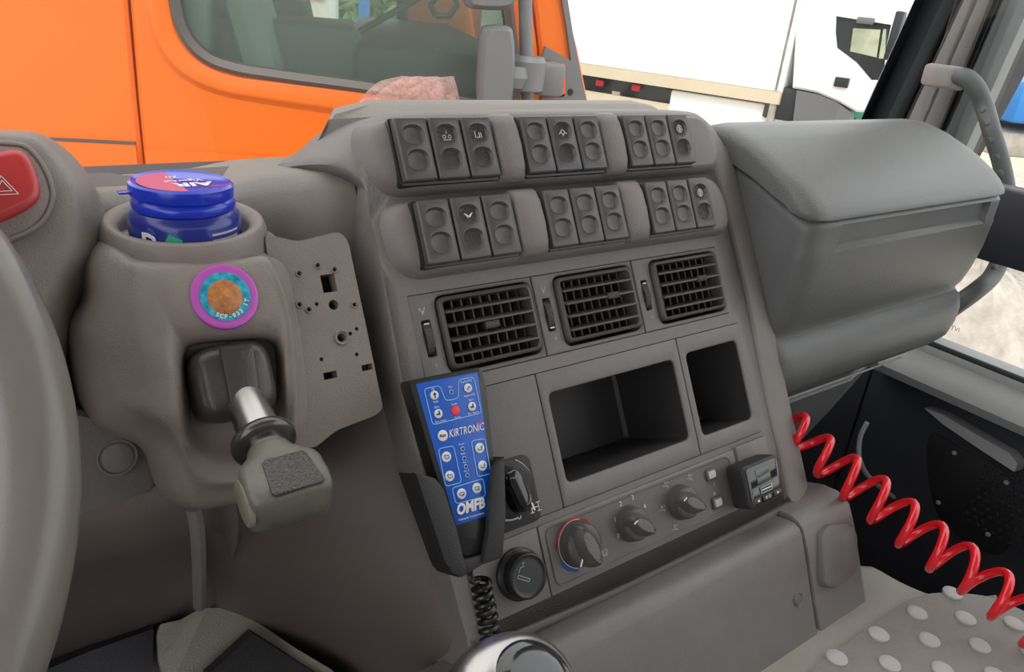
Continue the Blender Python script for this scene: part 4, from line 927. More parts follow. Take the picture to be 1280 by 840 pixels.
# ------------------------------------------------------------------ windscreen pillar, grab handle
pl_ = struct
def pline(x0, y0, x1, y1, Y):
    a = aty(x0, y0, Y); b_ = aty(x1, y1, Y + .02); d = (a - b_); return b_ - d * 1.6, a + d * 3.0
PL = [((1178, 0), (1114, 137), .66), ((1180, 0), (1116, 137), .640), ((1196, 0), (1123, 140), .636), ((1198, 0), (1126, 140), .642), ((1202, 0), (1136, 140), .642), ((1205, 0), (1140, 140), .632), ((1222, 0), (1162, 140), .620), ((1242, 0), (1185, 140), .607), ((1246, 0), (1189, 142), .62), ((1258, 0), (1196, 150), .61), ((1262, 0), (1199, 152), .60), ((1272, 0), (1206, 160), .58), ((1290, 0), (1216, 165), .555), ((1301, 0), (1226, 168), .55), ((1308, 0), (1232, 172), .555), ((1332, 0), (1250, 150), .55)]
pts = [pline(*p[0], *p[1], p[2]) for p in PL]
def pstrip(i, j, m, nm, par=None, th=.035, lab=None):
    mb = MB(); q = pts[i:j + 1]; dn = Vector((.35, .93, 0)) * th
    lo_ = [a for a, b_ in q]; hi = [b_ for a, b_ in q]
    mb.loft([lo_ + [p + dn for p in lo_[::-1]], hi + [p + dn for p in hi[::-1]]])
    o = obj(nm, mb, m, par, lab, sharp=55); return o
p1 = thing('windscreen_pillar', EYE + Vector((1.1, .62, -.25)), 'grey trimmed windscreen pillar with black rubber seals, rising behind the grab handle', 'pillar')
p1['kind'] = 'structure'
del p1['category']
pstrip(0, 3, M['seal'], 'windscreen_seal', p1, .06)
pstrip(3, 4, M['void'], 'seal_gap', p1, .06)
pstrip(4, 7, M['pillar'], 'pillar_trim', p1, .06)
pstrip(7, 10, M['seal'], 'pillar_recess', p1, .05)  # shade of the recess put in as the black seal colour
pstrip(10, 13, M['sill'], 'door_frame_trim', p1, .05)
pstrip(13, 15, M['seal'], 'door_seal', p1, .05)
gh = thing('grab_handle', aty(1180, 95, .56), 'long curved grey grab handle with finger ribs mounted on the windscreen pillar', 'grab handle')
gpth = [(1196, 96, .560), (1208, 98, .545), (1220, 110, .530), (1230, 132, .515), (1240, 165, .490), (1252, 205, .465), (1259, 245, .445), (1260, 285, .430), (1252, 320, .42), (1240, 345, .415), (1222, 362, .415), (1200, 378, .425), (1180, 392, .44)]
gp_ = catm([aty(*p) for p in gpth], 8, False)
rad = [.0135 - .002 * math.sin(math.pi * i / len(gp_)) for i in range(len(gp_))]
mb = MB(); mb.tube(gp_, .013, 14, True, rad); obj('handle_bar', mb, M['bin'], gh, sharp=60)
for i in range(26, 72, 4):
    p = gp_[i]; t_ = (gp_[i + 1] - gp_[i - 1]).normalized(); sd_ = (t_.cross(Vector((0, -1, 0)))).normalized()
    if sd_.x > 0: sd_ = -sd_
    mb = MB(); mb.lathe([(.0002, -.006), (.0045, -.004), (.0058, 0), (.0045, .004), (.0002, .006)], p + sd_ * .0085, t_, 12); obj('finger_rib', mb, M['bin'], gh)
mb = MB(); c_ = aty(1181, 96, .575); mb.box(c_, (aty(1196, 98, .56) - aty(1168, 94, .585)) * .5, Vector((0, 0, .016)), Vector((.004, .022, 0)), .006); obj('mount_block', mb, M['pillar'], gh)

# ------------------------------------------------------------------ passenger door
dr_ = thing('door_1', EYE + Vector((1.12, .1, -1.0)), 'dark passenger door with an upper window and a low kerb window', 'x')
dr_['kind'] = 'structure'; del dr_['category']; DX = 1.10
def dbox(nm, x0, x1, y0, y1, z0, z1, m, b=.004, par=dr_, lab=None):
    mb = MB(); mb.box(EYE + Vector(((x0 + x1) / 2, (y0 + y1) / 2, (z0 + z1) / 2)), Vector(((x1 - x0) / 2, 0, 0)), Vector((0, (y1 - y0) / 2, 0)), Vector((0, 0, (z1 - z0) / 2)), b); return obj(nm, mb, m, par, lab)
dbox('window_band', DX, DX + .05, -1.2, .52, -.268, -.172, M['door'])
dbox('door_sill', DX - .010, DX + .05, -1.2, .50, -.428, -.404, M['sill'], .006)
mb = MB(); sp = [(DX + .04, -.42), (DX - .008, -.414), (DX - .045, -.428), (DX - .052, -.442), (DX - .045, -.456), (DX + .04, -.462)]
mb.loft([[EYE + Vector((x, y, z)) for x, z in sp] for y in (-1.2, .2, .46, .49)]); obj('sill_trim', mb, M['sill'], dr_, sharp=50)
dbox('door_panel', DX - .012, DX + .05, -1.2, .50, -1.05, -.44, M['door'], .01)
dbox('hinge_panel', DX - .006, DX + .05, .502, .86, -1.05, -.30, M['door'], .004)
mb = MB(); mb.tube([EYE + Vector((DX - .002, y, z)) for y, z in ((.45, -.4025), (.2, -.4025), (-1.1, -.4025))], .0045, 8); obj('glass_seal', mb, M['seal'], dr_)
mb = MB(); wp = [aty(x, y, Y) for x, y, Y in ((1155, 510, .42), (1178, 518, .40), (1225, 546, .36), (1262, 567, .33), (1272, 580, .32), (1268, 590, .318), (1225, 562, .355), (1178, 530, .395))]
wp = [EYE + (p - EYE) * (1.06 / (p - EYE).x) for p in wp]
mb.loft([wp, [p + Vector((.04, 0, -.006)) for p in wp]]); obj('pocket_rim', mb, M['sill'], dr_, sharp=50)
mb = MB(); gc = [EYE + (ray(x, y) * ((DX - .014) / ray(x, y).x)) for x, y in ((1160, 545), (1200, 560), (1262, 600), (1262, 680), (1230, 690), (1170, 640))]
plate(mb, [p for p in catm(gc, 4)], .004, .001, Vector((-1, 0, 0))); sg = obj('speaker_grille', mb, M['blackm'], dr_)
k = 0
mb = MB()
for i in range(12):
    for j in range(11):
        y = .30 - i * .011 + (j % 2) * .0055; z = -.52 - j * .010
        mb.lathe([(.0034, 0), (.0034, .0016), (.0020, .0022)], EYE + Vector((DX - .0165, y, z)), Vector((-1, 0, 0)), 6)
gs = obj('grille_studs', mb, M['blackm'], sg); gs['kind'] = 'stuff'
for q in ((1193, 566), (1258, 603), (1235, 668), (1173, 628)):
    mb = MB(); mb.lathe([(.0035, 0), (.0030, .0015), (.001, .002)], EYE + ray(*q) * ((DX - .019) / ray(*q).x), Vector((-1, 0, 0)), 12); obj('screw', mb, M['sill'], sg)
mb = MB(); slab(mb, [EYE + Vector(p) for p in ((DX + .02, -1.1, -.172), (DX + .02, .56, -.172), (DX - .08, .50, .5), (DX - .08, -1.1, .5))], .004); g1_ = struct('window_2', mb, M['dglass'], label='passenger door upper window glass')
mb = MB(); slab(mb, [EYE + Vector(p) for p in ((DX + .02, -1.1, -.405), (DX + .02, .50, -.405), (DX + .02, .50, -.266), (DX + .02, -1.1, -.266))], .004); g2_ = struct('window_3', mb, M['dglass'], label='low kerb window glass in the passenger door')
o_ = EYE + ray(1194, 411) * ((DX + .0195) / ray(1194, 411).x)
text('TVI', o_, Vector((0, -1, 0)), Vector((0, 0, 1)), .009, M['greyp'], g2_)
# a dark post between the bin and the door
mb = MB(); mb.tube([aty(1150, 425, .48), aty(1143, 470, .47), aty(1120, 520, .49), aty(1100, 560, .52)], .016, 10); tag(obj('corner_trim', mb, M['door']), 'dark trim post in the corner below the passenger bin', 'trim')

# ------------------------------------------------------------------ engine tunnel, stud mat, footwell
tn = thing('engine_tunnel', EYE + Vector((.45, .1, -.9)), 'pale grey vinyl covered engine tunnel at the foot of the console', 'engine tunnel')
TZ_ = -.478
tp = [atz(x, y, TZ_) for x, y in ((1010, 752), (1074, 700), (1095, 703), (1130, 722), (1172, 738), (1230, 745), (1290, 765))]
tp = [EYE + Vector((.40, .31, TZ_))] + [EYE + Vector((.60, .30, TZ_))] + tp[1:] + [EYE + Vector((.84, -.3, TZ_)), EYE + Vector((.3, -.3, TZ_)), EYE + Vector((.22, .0, TZ_)), EYE + Vector((.20, .22, TZ_))]
mb = MB(); tpo = catm(tp, 3); up_ = Vector((0, 0, 1))
def rim(pts, d, dz): return [p + Vector((0, 0, dz)) for p in inset(pts, d)]
mb.loft([[p - up_ * .45 for p in tpo], [p - up_ * .012 for p in tpo], rim(tpo, .004, -.004), rim(tpo, .012, 0)]); obj('tunnel_cover', mb, M['tunnel'], tn, sharp=60)
mt = thing('stud_mat', atz(1180, 800, TZ_), 'grey rubber floor mat with rows of raised round studs', 'mat')
mz = TZ_ + .0015
mo = [atz(x, y, mz) for x, y in ((1003, 845), (1060, 802), (1124, 757), (1150, 745), (1185, 742), (1235, 747), (1300, 775), (1400, 900), (1100, 1000), (930, 900))]
mb = MB(); mo_ = rpoly(mo, .012, 4); plate(mb, [p + up_ * .003 for p in mo_], .005, .0015, up_); obj('mat_sheet', mb, M['mat'], mt, sharp=40)
# stud lattice read along two directions on the mat
sA = atz(1097, 797, mz); sB = atz(1145, 770, mz); sC = atz(1160, 804, mz)
d1_ = sB - sA; d2_ = sC - sA
proto_s = None
for i in range(-3, 7):
    for j in range(-4, 6):
        p = sA + d1_ * i + d2_ * j
        L = p - EYE; c_ = [sum(MX[q][k2_] * L[q] for q in range(3)) for k2_ in range(3)]
        X_, Y_ = 640 + F * c_[0] / c_[2], 420 + F * c_[1] / c_[2]
        if not (1000 < X_ < 1330 and 740 < Y_ < 900): continue
        # keep it inside the sheet
        ins = False; q_ = mo_
        for a in range(len(q_)):
            A1, B1 = q_[a - 1], q_[a]
            if (A1.y > p.y) != (B1.y > p.y) and p.x < (B1.x - A1.x) * (p.y - A1.y) / (B1.y - A1.y) + A1.x: ins = not ins
        if not ins: continue
        if proto_s is None:
            mb = MB(); mb.lathe([(.0088, 0), (.0086, .0016), (.0076, .0022), (.004, .0025)], p + up_ * .003, up_, 22); proto_s = obj('stud', mb, M['stud'], mt); p0s = p
        else: copy_part(proto_s, mt, p - p0s)
# footwell floor mat lower left
fw = thing('floor_hump', EYE + Vector((.12, .30, -.6)), 'grey moulded floor hump under the lever with a dark mat on it', 'floor cover')
mb = MB(); hp = [aty(x, y, Y) for x, y, Y in ((197, 792, .46), (225, 775, .46), (250, 762, .455), (275, 760, .455), (302, 766, .45), (332, 785, .44), (372, 812, .41), (430, 850, .38), (450, 900, .36), (240, 900, .40))]
hp2 = catm(hp, 3); mb.loft([[p + Vector((0, .10, -.10)) for p in hp2], hp2]); obj('hump_cover', mb, M['tunnel'], fw, sharp=40)
mb = MB(); dp = [aty(x, y, Y) - Vector((0, .006, -.002)) for x, y, Y in ((313, 788, .434), (398, 842, .39), (390, 900, .37), (250, 900, .39), (256, 840, .415))]
mb.loft([[p + Vector((0, .01, -.004)) for p in dp], dp]); obj('dark_mat', mb, M['felt'], fw, 'dark mat')
mb = MB(); lp_ = [aty(x, y, Y) for x, y, Y in ((192, 786, .47), (190, 850, .44), (120, 900, .44), (40, 900, .45), (40, 845, .47), (110, 815, .47))]
mb.loft([[p + Vector((0, .05, -.02)) for p in lp_], lp_]); tag(obj('pedal_cover', mb, M['door']), 'dark flat cover panel down in the driver footwell', 'cover')

# red coiled air hose
ho = thing('red_coiled_hose', aty(1140, 640, .36), 'bright red coiled air hose hanging beside the console over the footwell', 'hose')
hc = helix([atx(x, y, X) for x, y, X in ((960, 508, .600), (990, 530, .604), (1015, 556, .610), (1045, 583, .617), (1075, 607, .624), (1110, 636, .632), (1145, 665, .640), (1180, 692, .648), (1220, 720, .657), (1260, 754, .664), (1330, 812, .676))], -.0185, 10.3, 24, lambda t: .62 + .38 * min(1, t * 3))
mb = MB(); mb.tube(hc, .0039, 10); obj('hose_coil', mb, M['coil'], ho, sharp=80)
lw2 = thing('pale_cable', aty(1100, 610, .42), 'thin pale cable running down through the passenger footwell', 'cable')
mb = MB(); mb.tube(catm([aty(*p) for p in ((1084, 528, .44), (1075, 548, .44), (1075, 575, .43), (1090, 600, .42), (1130, 630, .40), (1180, 662, .37), (1240, 700, .33), (1300, 740, .30))], 6, False), .0035, 8); obj('cable', mb, M['lightwire'], lw2)

# gear knob at the bottom edge
gk = thing('gear_knob', atz(648, 860, -.42), 'silver gear knob with a glossy black insert at the bottom edge', 'gear knob')
gc_ = EYE + ray(650, 868) * (.315 / ray(650, 868).length) ; gu = Vector((.35, -.35, .9)).normalized()
ge = (UX - gu * UX.dot(gu)).normalized(); gf = gu.cross(ge)
mb = MB(); rings = []
for h_, f in ((-.06, .45), (-.045, .5), (-.03, .75), (-.015, .95), (-.004, 1.0), (.004, .95), (.0085, .82), (.0105, .68)):
    rings.append([gc_ + gu * h_ + ge * (.029 * f * math.copysign(abs(math.cos(t)) ** .85, math.cos(t))) + gf * (.024 * f * math.copysign(abs(math.sin(t)) ** .85, math.sin(t))) for t in [2 * math.pi * q / 40 for q in range(40)]])
mb.loft(rings); obj('knob_shell', mb, M['metal'], gk, sharp=60)
mb = MB(); rings = []
for h_, f in ((.007, .66), (.0115, .64), (.0125, .58), (.0130, .35)):
    rings.append([gc_ + gu * h_ + ge * (.029 * f * math.cos(t)) + gf * (.024 * f * math.sin(t)) for t in [2 * math.pi * q / 40 for q in range(40)]])
mb.loft(rings); obj('insert', mb, M['glossb'], gk, 'glossy black insert', sharp=60)
mb = MB(); mb.tube([gc_ - gu * .055, gc_ - gu * .12, gc_ - gu * .18], .008, 12); obj('stick', mb, M['black'], gk)
# crumpled film on the ledge
bg_ = [(462, 131), (470, 120), (480, 110), (492, 102), (505, 97), (522, 95), (545, 97), (567, 95), (571, 108), (576, 131)]
mb = MB(); nx, nz = 70, 26
def topy(x):
    for (a, b_), (c_, d_) in zip(bg_, bg_[1:]):
        if a <= x <= c_: return b_ + (d_ - b_) * (x - a) / max(1, c_ - a)
    return 131
grid = []
for i in range(nx + 1):
    x = 463 + (575 - 463) * i / nx; row = []
    for j in range(nz + 1):
        y = 131 + (topy(x) - 131) * j / nz; Y = .585 + .012 * abs(noise.noise(Vector((x * .05, y * .07 + x * .03, 3)))) + .010 * abs(noise.noise(Vector((x * .11 - y * .1, y * .10, 9)))) + .004 * abs(noise.noise(Vector((x * .3, y * .3, 1))))
        row.append(aty(x, y, Y))
    grid.append(row)
mb.loft(grid, False); mb.loft([[p + Vector((.003, .03, -.004)) + Vector((0, .008, 0)) * noise.noise(p * 60) for p in r_] for r_ in grid], False)
tag(obj('plastic_bag', mb, M['film'], sharp=25), 'crumpled pinkish clear plastic bag lying on top of the dashboard ledge', 'plastic bag')

# ------------------------------------------------------------------ orange lorry parked in front
od = Vector((.906, -.423, 0)); on_ = Vector((.423, .906, 0))   # along its side, and away from us
OP = EYE + ray(440, 107) * (2.5 / ray(440, 107).length)
def so(x, y, d=0.0): return onp(x, y, OP + on_ * d, on_)
ol = thing('orange_lorry', OP - Vector((0, 0, 1.5)), 'bright orange lorry cab parked crosswise in front of the windscreen', 'lorry')
win = [so(x, y) for x, y in ((200, -120), (208, -40), (212, 0), (220, 35), (236, 62), (262, 82), (300, 93), (370, 103), (440, 112), (520, 124), (600, 136), (640, 142), (650, 120), (648, 70), (640, 10), (628, -120))]
winr = rpoly(win, .03, 3)
def side(pts, holes, th, m, nm, par, b=.01):
    mb = MB(); out = pts; o1 = [p for p in inset(out, b)]
    mb.holed([p for p in o1], holes)
    mb.loft([[p + on_ * th for p in out], [p + on_ * b for p in out], o1], True, False, False)
    for h in holes: mb.loft([h, [p + on_ * .05 for p in h]], True, False, False)
    return obj(nm, mb, m, par, sharp=40)
door_p = [so(x, y) for x, y in ((140, -200), (162, 0), (172, 120), (181, 214), (186, 290), (420, 300), (668, 305), (680, 160), (672, 60), (664, 0), (645, -200))]
side(door_p, [winr], .05, M['orange'], 'door_skin', ol)
rear = [so(x, y) for x, y in ((-260, -200), (-260, 300), (182, 300), (179, 214), (169, 120), (158, 0), (136, -200))]
side(rear, [], .05, M['orange'], 'rear_skin', ol)
frontp = [so(x, y) for x, y in ((668, -200), (668, 0), (676, 76), (684, 170), (672, 305), (770, 305), (742, 160), (722, 60), (706, 0), (680, -200))]
side(frontp, [], .05, M['orange'], 'front_skin', ol)
# lower crease lines: shallow sills proud of the skin
def sil(l, w, m, nm, out=.006, par=ol):
    mb = MB(); a = [so(x, y) for x, y in l]; mb.loft([a + [p - Vector((0, 0, w)) for p in a[::-1]], [p - on_ * out for p in a] + [p - on_ * out - Vector((0, 0, w)) for p in a[::-1]]]); return obj(nm, mb, m, par)
sil([(-200, 163), (50, 173), (170, 179)], .30, M['orange'], 'lower_sill', .008)
sil([(-200, 161), (50, 171), (170, 177)], .008, M['rubber'], 'crease_strip', .0095)  # thin dark strip laid over the skin along the crease
sil([(182, 186), (260, 190), (420, 203), (660, 215)], .30, M['orange'], 'door_sill', .010)
sil([(-200, 195), (60, 206), (178, 214), (420, 224)], .05, M['fairing'], 'skirt', .016)
# bulged flare under the window
fl1 = [(186, -40), (190, 20), (205, 62), (232, 92), (275, 112), (340, 124), (440, 138), (560, 154), (655, 166)]
fl0 = [(211, -40), (214, 20), (226, 54), (250, 78), (290, 95), (350, 103), (440, 114), (560, 131), (642, 142)]
mb = MB(); A1 = [so(x, y) for x, y in fl1]; B1 = [so(x, y) for x, y in fl0]
A1, B1 = catm(A1, 4, False), catm(B1, 4, False); mb.loft([[a + (a - b_) * .35 for a, b_ in zip(A1, B1)], [a + (a - b_) * .08 - on_ * .009 for a, b_ in zip(A1, B1)], [a - on_ * .014 for a in A1], [a.lerp(b_, .15) - on_ * .0155 for a, b_ in zip(A1, B1)], [b_ - on_ * .003 for b_ in B1], [b_ + on_ * .03 for b_ in B1]], False); obj('window_flare', mb, M['orange'], ol, sharp=60)
# rubber frame and glass
mb = MB(); wi = inset(winr, .028); mb.loft([[p - on_ * .006 for p in inset(winr, -.004)], [p - on_ * .016 for p in inset(winr, .008)], [p - on_ * .006 for p in wi], [p + on_ * .04 for p in wi]], True, False, False); obj('window_rubber', mb, M['rubber'], ol, sharp=50)
mb = MB(); wg = inset(winr, .01); mb.loft([[p + on_ * .020 for p in wg], [p + on_ * .025 for p in wg]]); obj('window_glass', mb, M['tglass'], ol)
# cab interior seen through the glass
def obx(nm, c, a, b_, h, m, bev=.02, par=ol, lab=None, an=0):
    mb = MB(); ca, sa_ = math.cos(R(an)), math.sin(R(an)); ex = od * ca + Vector((0, 0, 1)) * sa_; ez = Vector((0, 0, 1)) * ca - od * sa_
    mb.box(c, ex * a, on_ * b_, ez * h, bev); return obj(nm, mb, m, par, lab)
obx('cab_floor', so(330, 260, 1.1), 1.3, 1.0, .02, M['blackm'])
obx('rear_wall', so(205, 0, 1.1) - od * .25, .03, 1.05, 1.2, M['seat'])

obx('engine_cover', so(430, 105, 1.0), .42, .5, .20, M['blackm'], .06)
obx('seat_back', so(318, 25, .40), .06, .20, .34, M['liner'], .05, an=14)
obx('seat_back', so(360, 20, 1.35), .10, .24, .35, M['seat'], .06, an=12)
obx('headrest', so(300, -40, .5), .06, .15, .10, M['seat'], .04)
obx('belt_pillar', so(247, 10, .25), .045, .10, .5, M['liner'], .02, an=-4)
obx('bunk_curtain', so(285, 5, .45), .07, .04, .5, M['curtain'], .02, an=-4)
obx('cab_locker', so(350, 100, .6), .30, .25, .22, M['fairing'], .04)
# far side of the cab with its own window opening
al = lambda t, z, d=0.0: OP + od * t + on_ * d + Vector((0, 0, EYE.z + z - OP.z))
fwp = [(346, -60), (346, 2), (356, 18), (376, 29), (430, 37), (500, 44), (500, -60)]
fw_ = [so(x, y, 2.1) for x, y in fwp]
t1_ = (so(722, 60) - OP).dot(od)
mb = MB(); mb.box(al(t1_ - .42, -.33, 1.1), od * .28, on_ * .95, Vector((0, 0, .15)), .06); obj('dash_block', mb, M['blackm'], ol)
fo_ = [al(-1.6, .8, 2.1), al(-1.6, -1.4, 2.1), al(t1_, -1.4, 2.1), al(t1_, .8, 2.1)]
mb = MB(); mb.holed(fo_, [rpoly(fw_, .05, 3)], on_, .05); obj('far_side', mb, M['orange'], ol)
mb = MB(); f2 = rpoly(fw_, .05, 3); mb.loft([[p - on_ * .02 for p in inset(f2, -.04)], [p - on_ * .03 for p in inset(f2, .0)], [p - on_ * .02 for p in inset(f2, .02)]], True, False, False); obj('window_rubber', mb, M['blackm'], ol)
mb = MB(); mb.tube([so(440, 45, .4), so(470, 28, .45), so(540, -12, .6)], .012, 8); obj('wiper_arm', mb, M['black'], ol)
mb = MB(); mb.tube([so(x, y, .55) for x, y in ((545, 20), (538, 6), (548, -8), (566, -8), (572, 6), (562, 20), (545, 20))], .012, 8); obj('steering_wheel', mb, M['black'], ol)
# mirror group, door handle side fairing
def sof(x, y, d): return so(x, y, -d)
mb = MB(); mpn = catm([sof(x, y, .22) for x, y in ((604, 40), (612, 33), (636, 33), (642, 45), (644, 80), (640, 125), (634, 150), (606, 150), (599, 125), (600, 80))], 3)
mb.loft([[p + on_ * .10 for p in inset(mpn, .01)], [p + on_ * .06 for p in mpn], [p for p in mpn], [p - on_ * .02 for p in inset(mpn, .012)]]); mi = obj('mirror_housing', mb, M['fairing'], ol, 'big grey mirror housing', sharp=50)
mb = MB(); mpn = catm([sof(x, y, .22) for x, y in ((588, -40), (640, -40), (645, -5), (636, 11), (600, 12), (584, 4))], 3); mb.loft([[p + on_ * .08 for p in mpn], mpn, [p - on_ * .02 for p in inset(mpn, .012)]]); obj('mirror_housing', mb, M['fairing'], ol, sharp=50)
mb = MB(); mb.tube([sof(655, -80, .14), sof(657, 30, .14), sof(660, 150, .14)], .020, 14); obj('mirror_pole', mb, M['fairing'], ol)
mb = MB(); mb.lathe([(.035, -.05), (.052, -.045), (.055, .035), (.045, .05)], sof(659, 92, .14), Vector((0, 0, 1)), 24); obj('clamp', mb, M['fairing'], ol)
mb = MB(); mb.lathe([(.048, -.03), (.060, .0), (.052, .03)], sof(637, 95, .16), Vector((0, 0, 1)), 24, e=(1, 1.0)); obj('mirror_joint', mb, M['fairing'], ol)
mb = MB(); mb.box(sof(684, 98, .08), od * .045, on_ * .05, Vector((0, 0, .048)), .012); obj('bracket', mb, M['fairing'], ol)
mb = MB(); fp = [sof(x, y, .02) for x, y in ((682, 58), (696, 66), (714, 76), (708, 30), (697, -30), (705, -30), (716, 40), (738, 150), (676, 150), (679, 122), (694, 122), (701, 122), (706, 120), (706, 82), (694, 78), (678, 74))]
mb.loft([[p + on_ * .03 for p in fp], fp]); obj('corner_fairing', mb, M['fairing'], ol, 'grey plastic corner fairing')
mb = MB(); lq = [sof(x, y, .026) for x, y in ((700, 80), (706, 80), (707, 117), (701, 119))]; mb.loft([[p + on_ * .02 for p in lq], lq]); obj('side_marker', mb, M['orange2'], ol, 'orange side marker lens')
mb = MB(); mb.lathe([(.010, 0), (.008, .006)], sof(713, 115, .02), -on_, 12); obj('bolt', mb, M['black'], ol)
# roof and nose so that it is a solid cab from the side
mb = MB(); mb.loft([[al(-1.6, .62), al(t1_ - .25, .62), al(t1_ - .25, .62, 2.15), al(-1.6, .62, 2.15)], [al(-1.6, .68), al(t1_ - .25, .68), al(t1_ - .25, .68, 2.15), al(-1.6, .68, 2.15)]]); obj('cab_roof', mb, M['orange'], ol)
mb = MB(); mb.loft([[al(t1_ - .02, -1.4, .06), al(t1_ - .02, -.40, .06), al(t1_ - .02, -.40, 2.1), al(t1_ - .02, -1.4, 2.1)], [al(t1_ + .05, -1.4, .06), al(t1_ + .04, -.40, .06), al(t1_ + .04, -.40, 2.1), al(t1_ + .05, -1.4, 2.1)]]); obj('nose_panel', mb, M['orange'], ol)
mb = MB(); slab(mb, [al(t1_, -.40, .1), al(t1_, -.40, 2.05), al(t1_ - .22, .6, 2.05), al(t1_ - .22, .6, .1)], .006); obj('windscreen', mb, M['tglass'], ol)

# ------------------------------------------------------------------ white lorry and trailer further off
T0 = EYE + Vector((9.48, 6.69, -1.0)); td = Vector((-.345, .939, 0)).normalized(); tn_ = Vector((.939, .345, 0)).normalized()
def st(x, y, d=0.0): return onp(x, y, T0 + tn_ * d, tn_)
tr = thing('white_trailer', T0 + td * 5 - Vector((0, 0, 1.2)), 'long white box trailer with a tan lower rail, parked beyond the orange lorry', 'trailer')
def tpoly(nm, l, th, m, par, d=0.0, lab=None, b=.02):
    mb = MB(); p = [st(x, y, d) for x, y in l]; mb.loft([[q + tn_ * th for q in p], [q + tn_ * b for q in p], inset(p, b)]); return obj(nm, mb, m, par, lab)
zt_ = 2.0
A_t = st(977, 116); B_t = A_t + td * 13
mb = MB(); q = [A_t, B_t, B_t + Vector((0, 0, 2.8)), A_t + Vector((0, 0, 2.8))]; mb.loft([[p + tn_ * 2.5 for p in q], [p + tn_ * .02 for p in q], inset(q, .02)]); obj('trailer_box', mb, M['wpaint'], tr)
mb = MB(); q = [A_t - tn_ * .02 - Vector((0, 0, .16)), B_t - tn_ * .02 - Vector((0, 0, .16)), B_t - tn_ * .02, A_t - tn_ * .02]; mb.loft([[p + tn_ * 2.5 for p in q], q]); obj('lower_rail', mb, M['cream'], tr, 'tan lower rail')
mb = MB(); q = [A_t - Vector((0, 0, .42)) + tn_ * .3 + td * .4, B_t - Vector((0, 0, .42)) + tn_ * .3, B_t - Vector((0, 0, .16)) + tn_ * .3, A_t - Vector((0, 0, .16)) + tn_ * .3 + td * .4]; mb.loft([[p + tn_ * 1.6 for p in q], q]); obj('chassis', mb, M['seal'], tr)
for x, y, m_ in ((795, 110, 'redp'), (926, 125, 'redp'), (750, 104, 'redp'), (770, 118, 'cream')):
    mb = MB(); mb.box(st(x, y, .22), td * .07, tn_ * .02, Vector((0, 0, .045)), .01); obj('marker_lamp', mb, M[m_], tr)
mb = MB(); mb.box(st(805, 160, .15), td * 1.3, tn_ * .03, Vector((0, 0, .42)), .02); obj('side_guard', mb, M['cream'], tr)
for i in range(3):
    mb = MB(); c_ = B_t - td * (2.0 + i * 1.4) - Vector((0, 0, .72)) + tn_ * .5; mb.lathe([(.25, -.2), (.5, -.2), (.52, -.15), (.52, .15), (.5, .2), (.25, .2)], c_, tn_, 32); obj('wheel', mb, M['tyre'], tr)
mb = MB(); mb.box(st(905, 158, .15), td * .9, tn_ * .05, Vector((0, 0, .40)), .03); obj('side_locker', mb, M['wpaint'], tr, 'white side locker')
mb = MB(); mb.box(st(983, 128, .35), td * .22, tn_ * .3, Vector((0, 0, .22)), .03); obj('gap_shade_box', mb, M['seal'], tr)  # dark box that paints in the shade of the gap behind the cab
mb = MB(); mb.box(st(985, 100, .5), td * .05, tn_ * .5, Vector((0, 0, 1.2)), .03); obj('hose_rack', mb, M['stone'], tr)

wl = thing('white_lorry', st(1060, 140) - Vector((0, 0, 1.2)), 'white lorry cab with a tall side window pulling the box trailer', 'lorry')
cab = [(1000, -60), (990, 110), (1020, 116), (1048, 128), (1070, 140), (1096, 142), (1113, 90), (1119, 40), (1124, -10), (1100, -60)]
wd_p = [(1045, 20), (1114, 31), (1108, 58), (1104, 100), (1089, 100), (1070, 78), (1046, 60), (1044, 40)]
mb = MB(); cp = [st(x, y) for x, y in cab]; wq = [st(x, y) for x, y in wd_p]
mb.holed(inset(cp, .03), [wq]); mb.loft([[p + tn_ * 2.3 for p in cp], [p + tn_ * .03 for p in cp], inset(cp, .03)], True, False, False); mb.holed([p + tn_ * 2.3 for p in cp], [[st(x, y, 2.3) for x, y in ((1048, 28), (1108, 30), (1106, 75), (1046, 66))]]); mb.loft([wq, [p + tn_ * .12 for p in wq]], True, False, False); obj('cab_shell', mb, M['wpaint'], wl)
mb = MB(); wi2 = [st(x, y) for x, y in ((1065, 35), (1100, 37), (1095, 72), (1061, 64))]; wi3 = [st(x, y) for x, y in ((1103, 36), (1110, 36), (1106, 74), (1097, 73))]
mb.holed([p + tn_ * .04 for p in inset(wq, -.02)], [[p + tn_ * .04 for p in wi2], [p + tn_ * .04 for p in wi3]], tn_, .03); obj('window_surround', mb, M['seal'], wl, 'dark window surround')
mb = MB(); mb.loft([[p + tn_ * .06 for p in inset(wi2, -.02)], [p + tn_ * .07 for p in inset(wi2, -.02)]]); mb2 = MB(); mb2.loft([[p + tn_ * .06 for p in inset(wi3, -.02)], [p + tn_ * .07 for p in inset(wi3, -.02)]])
obj('window_glass', mb, M['tglass'], wl); obj('quarter_glass', mb2, M['tglass'], wl)
def tb(nm, x, y, a, b_, h, m, d=0.0, lab=None):
    mb = MB(); mb.box(st(x, y, d), td * a, tn_ * b_, Vector((0, 0, h)), min(a, b_, h) * .4); return obj(nm, mb, M[m], wl, lab)
tb('door_handle', 1052, 103, .09, .02, .06, 'seal', -.02)
tb('roof_marker', 1082, 26, .10, .06, .04, 'fairing', -.05)
tb('mirror', 1119, 45, .05, .12, .28, 'seal', -.25); tb('mirror', 1117, 78, .05, .12, .12, 'seal', -.25)
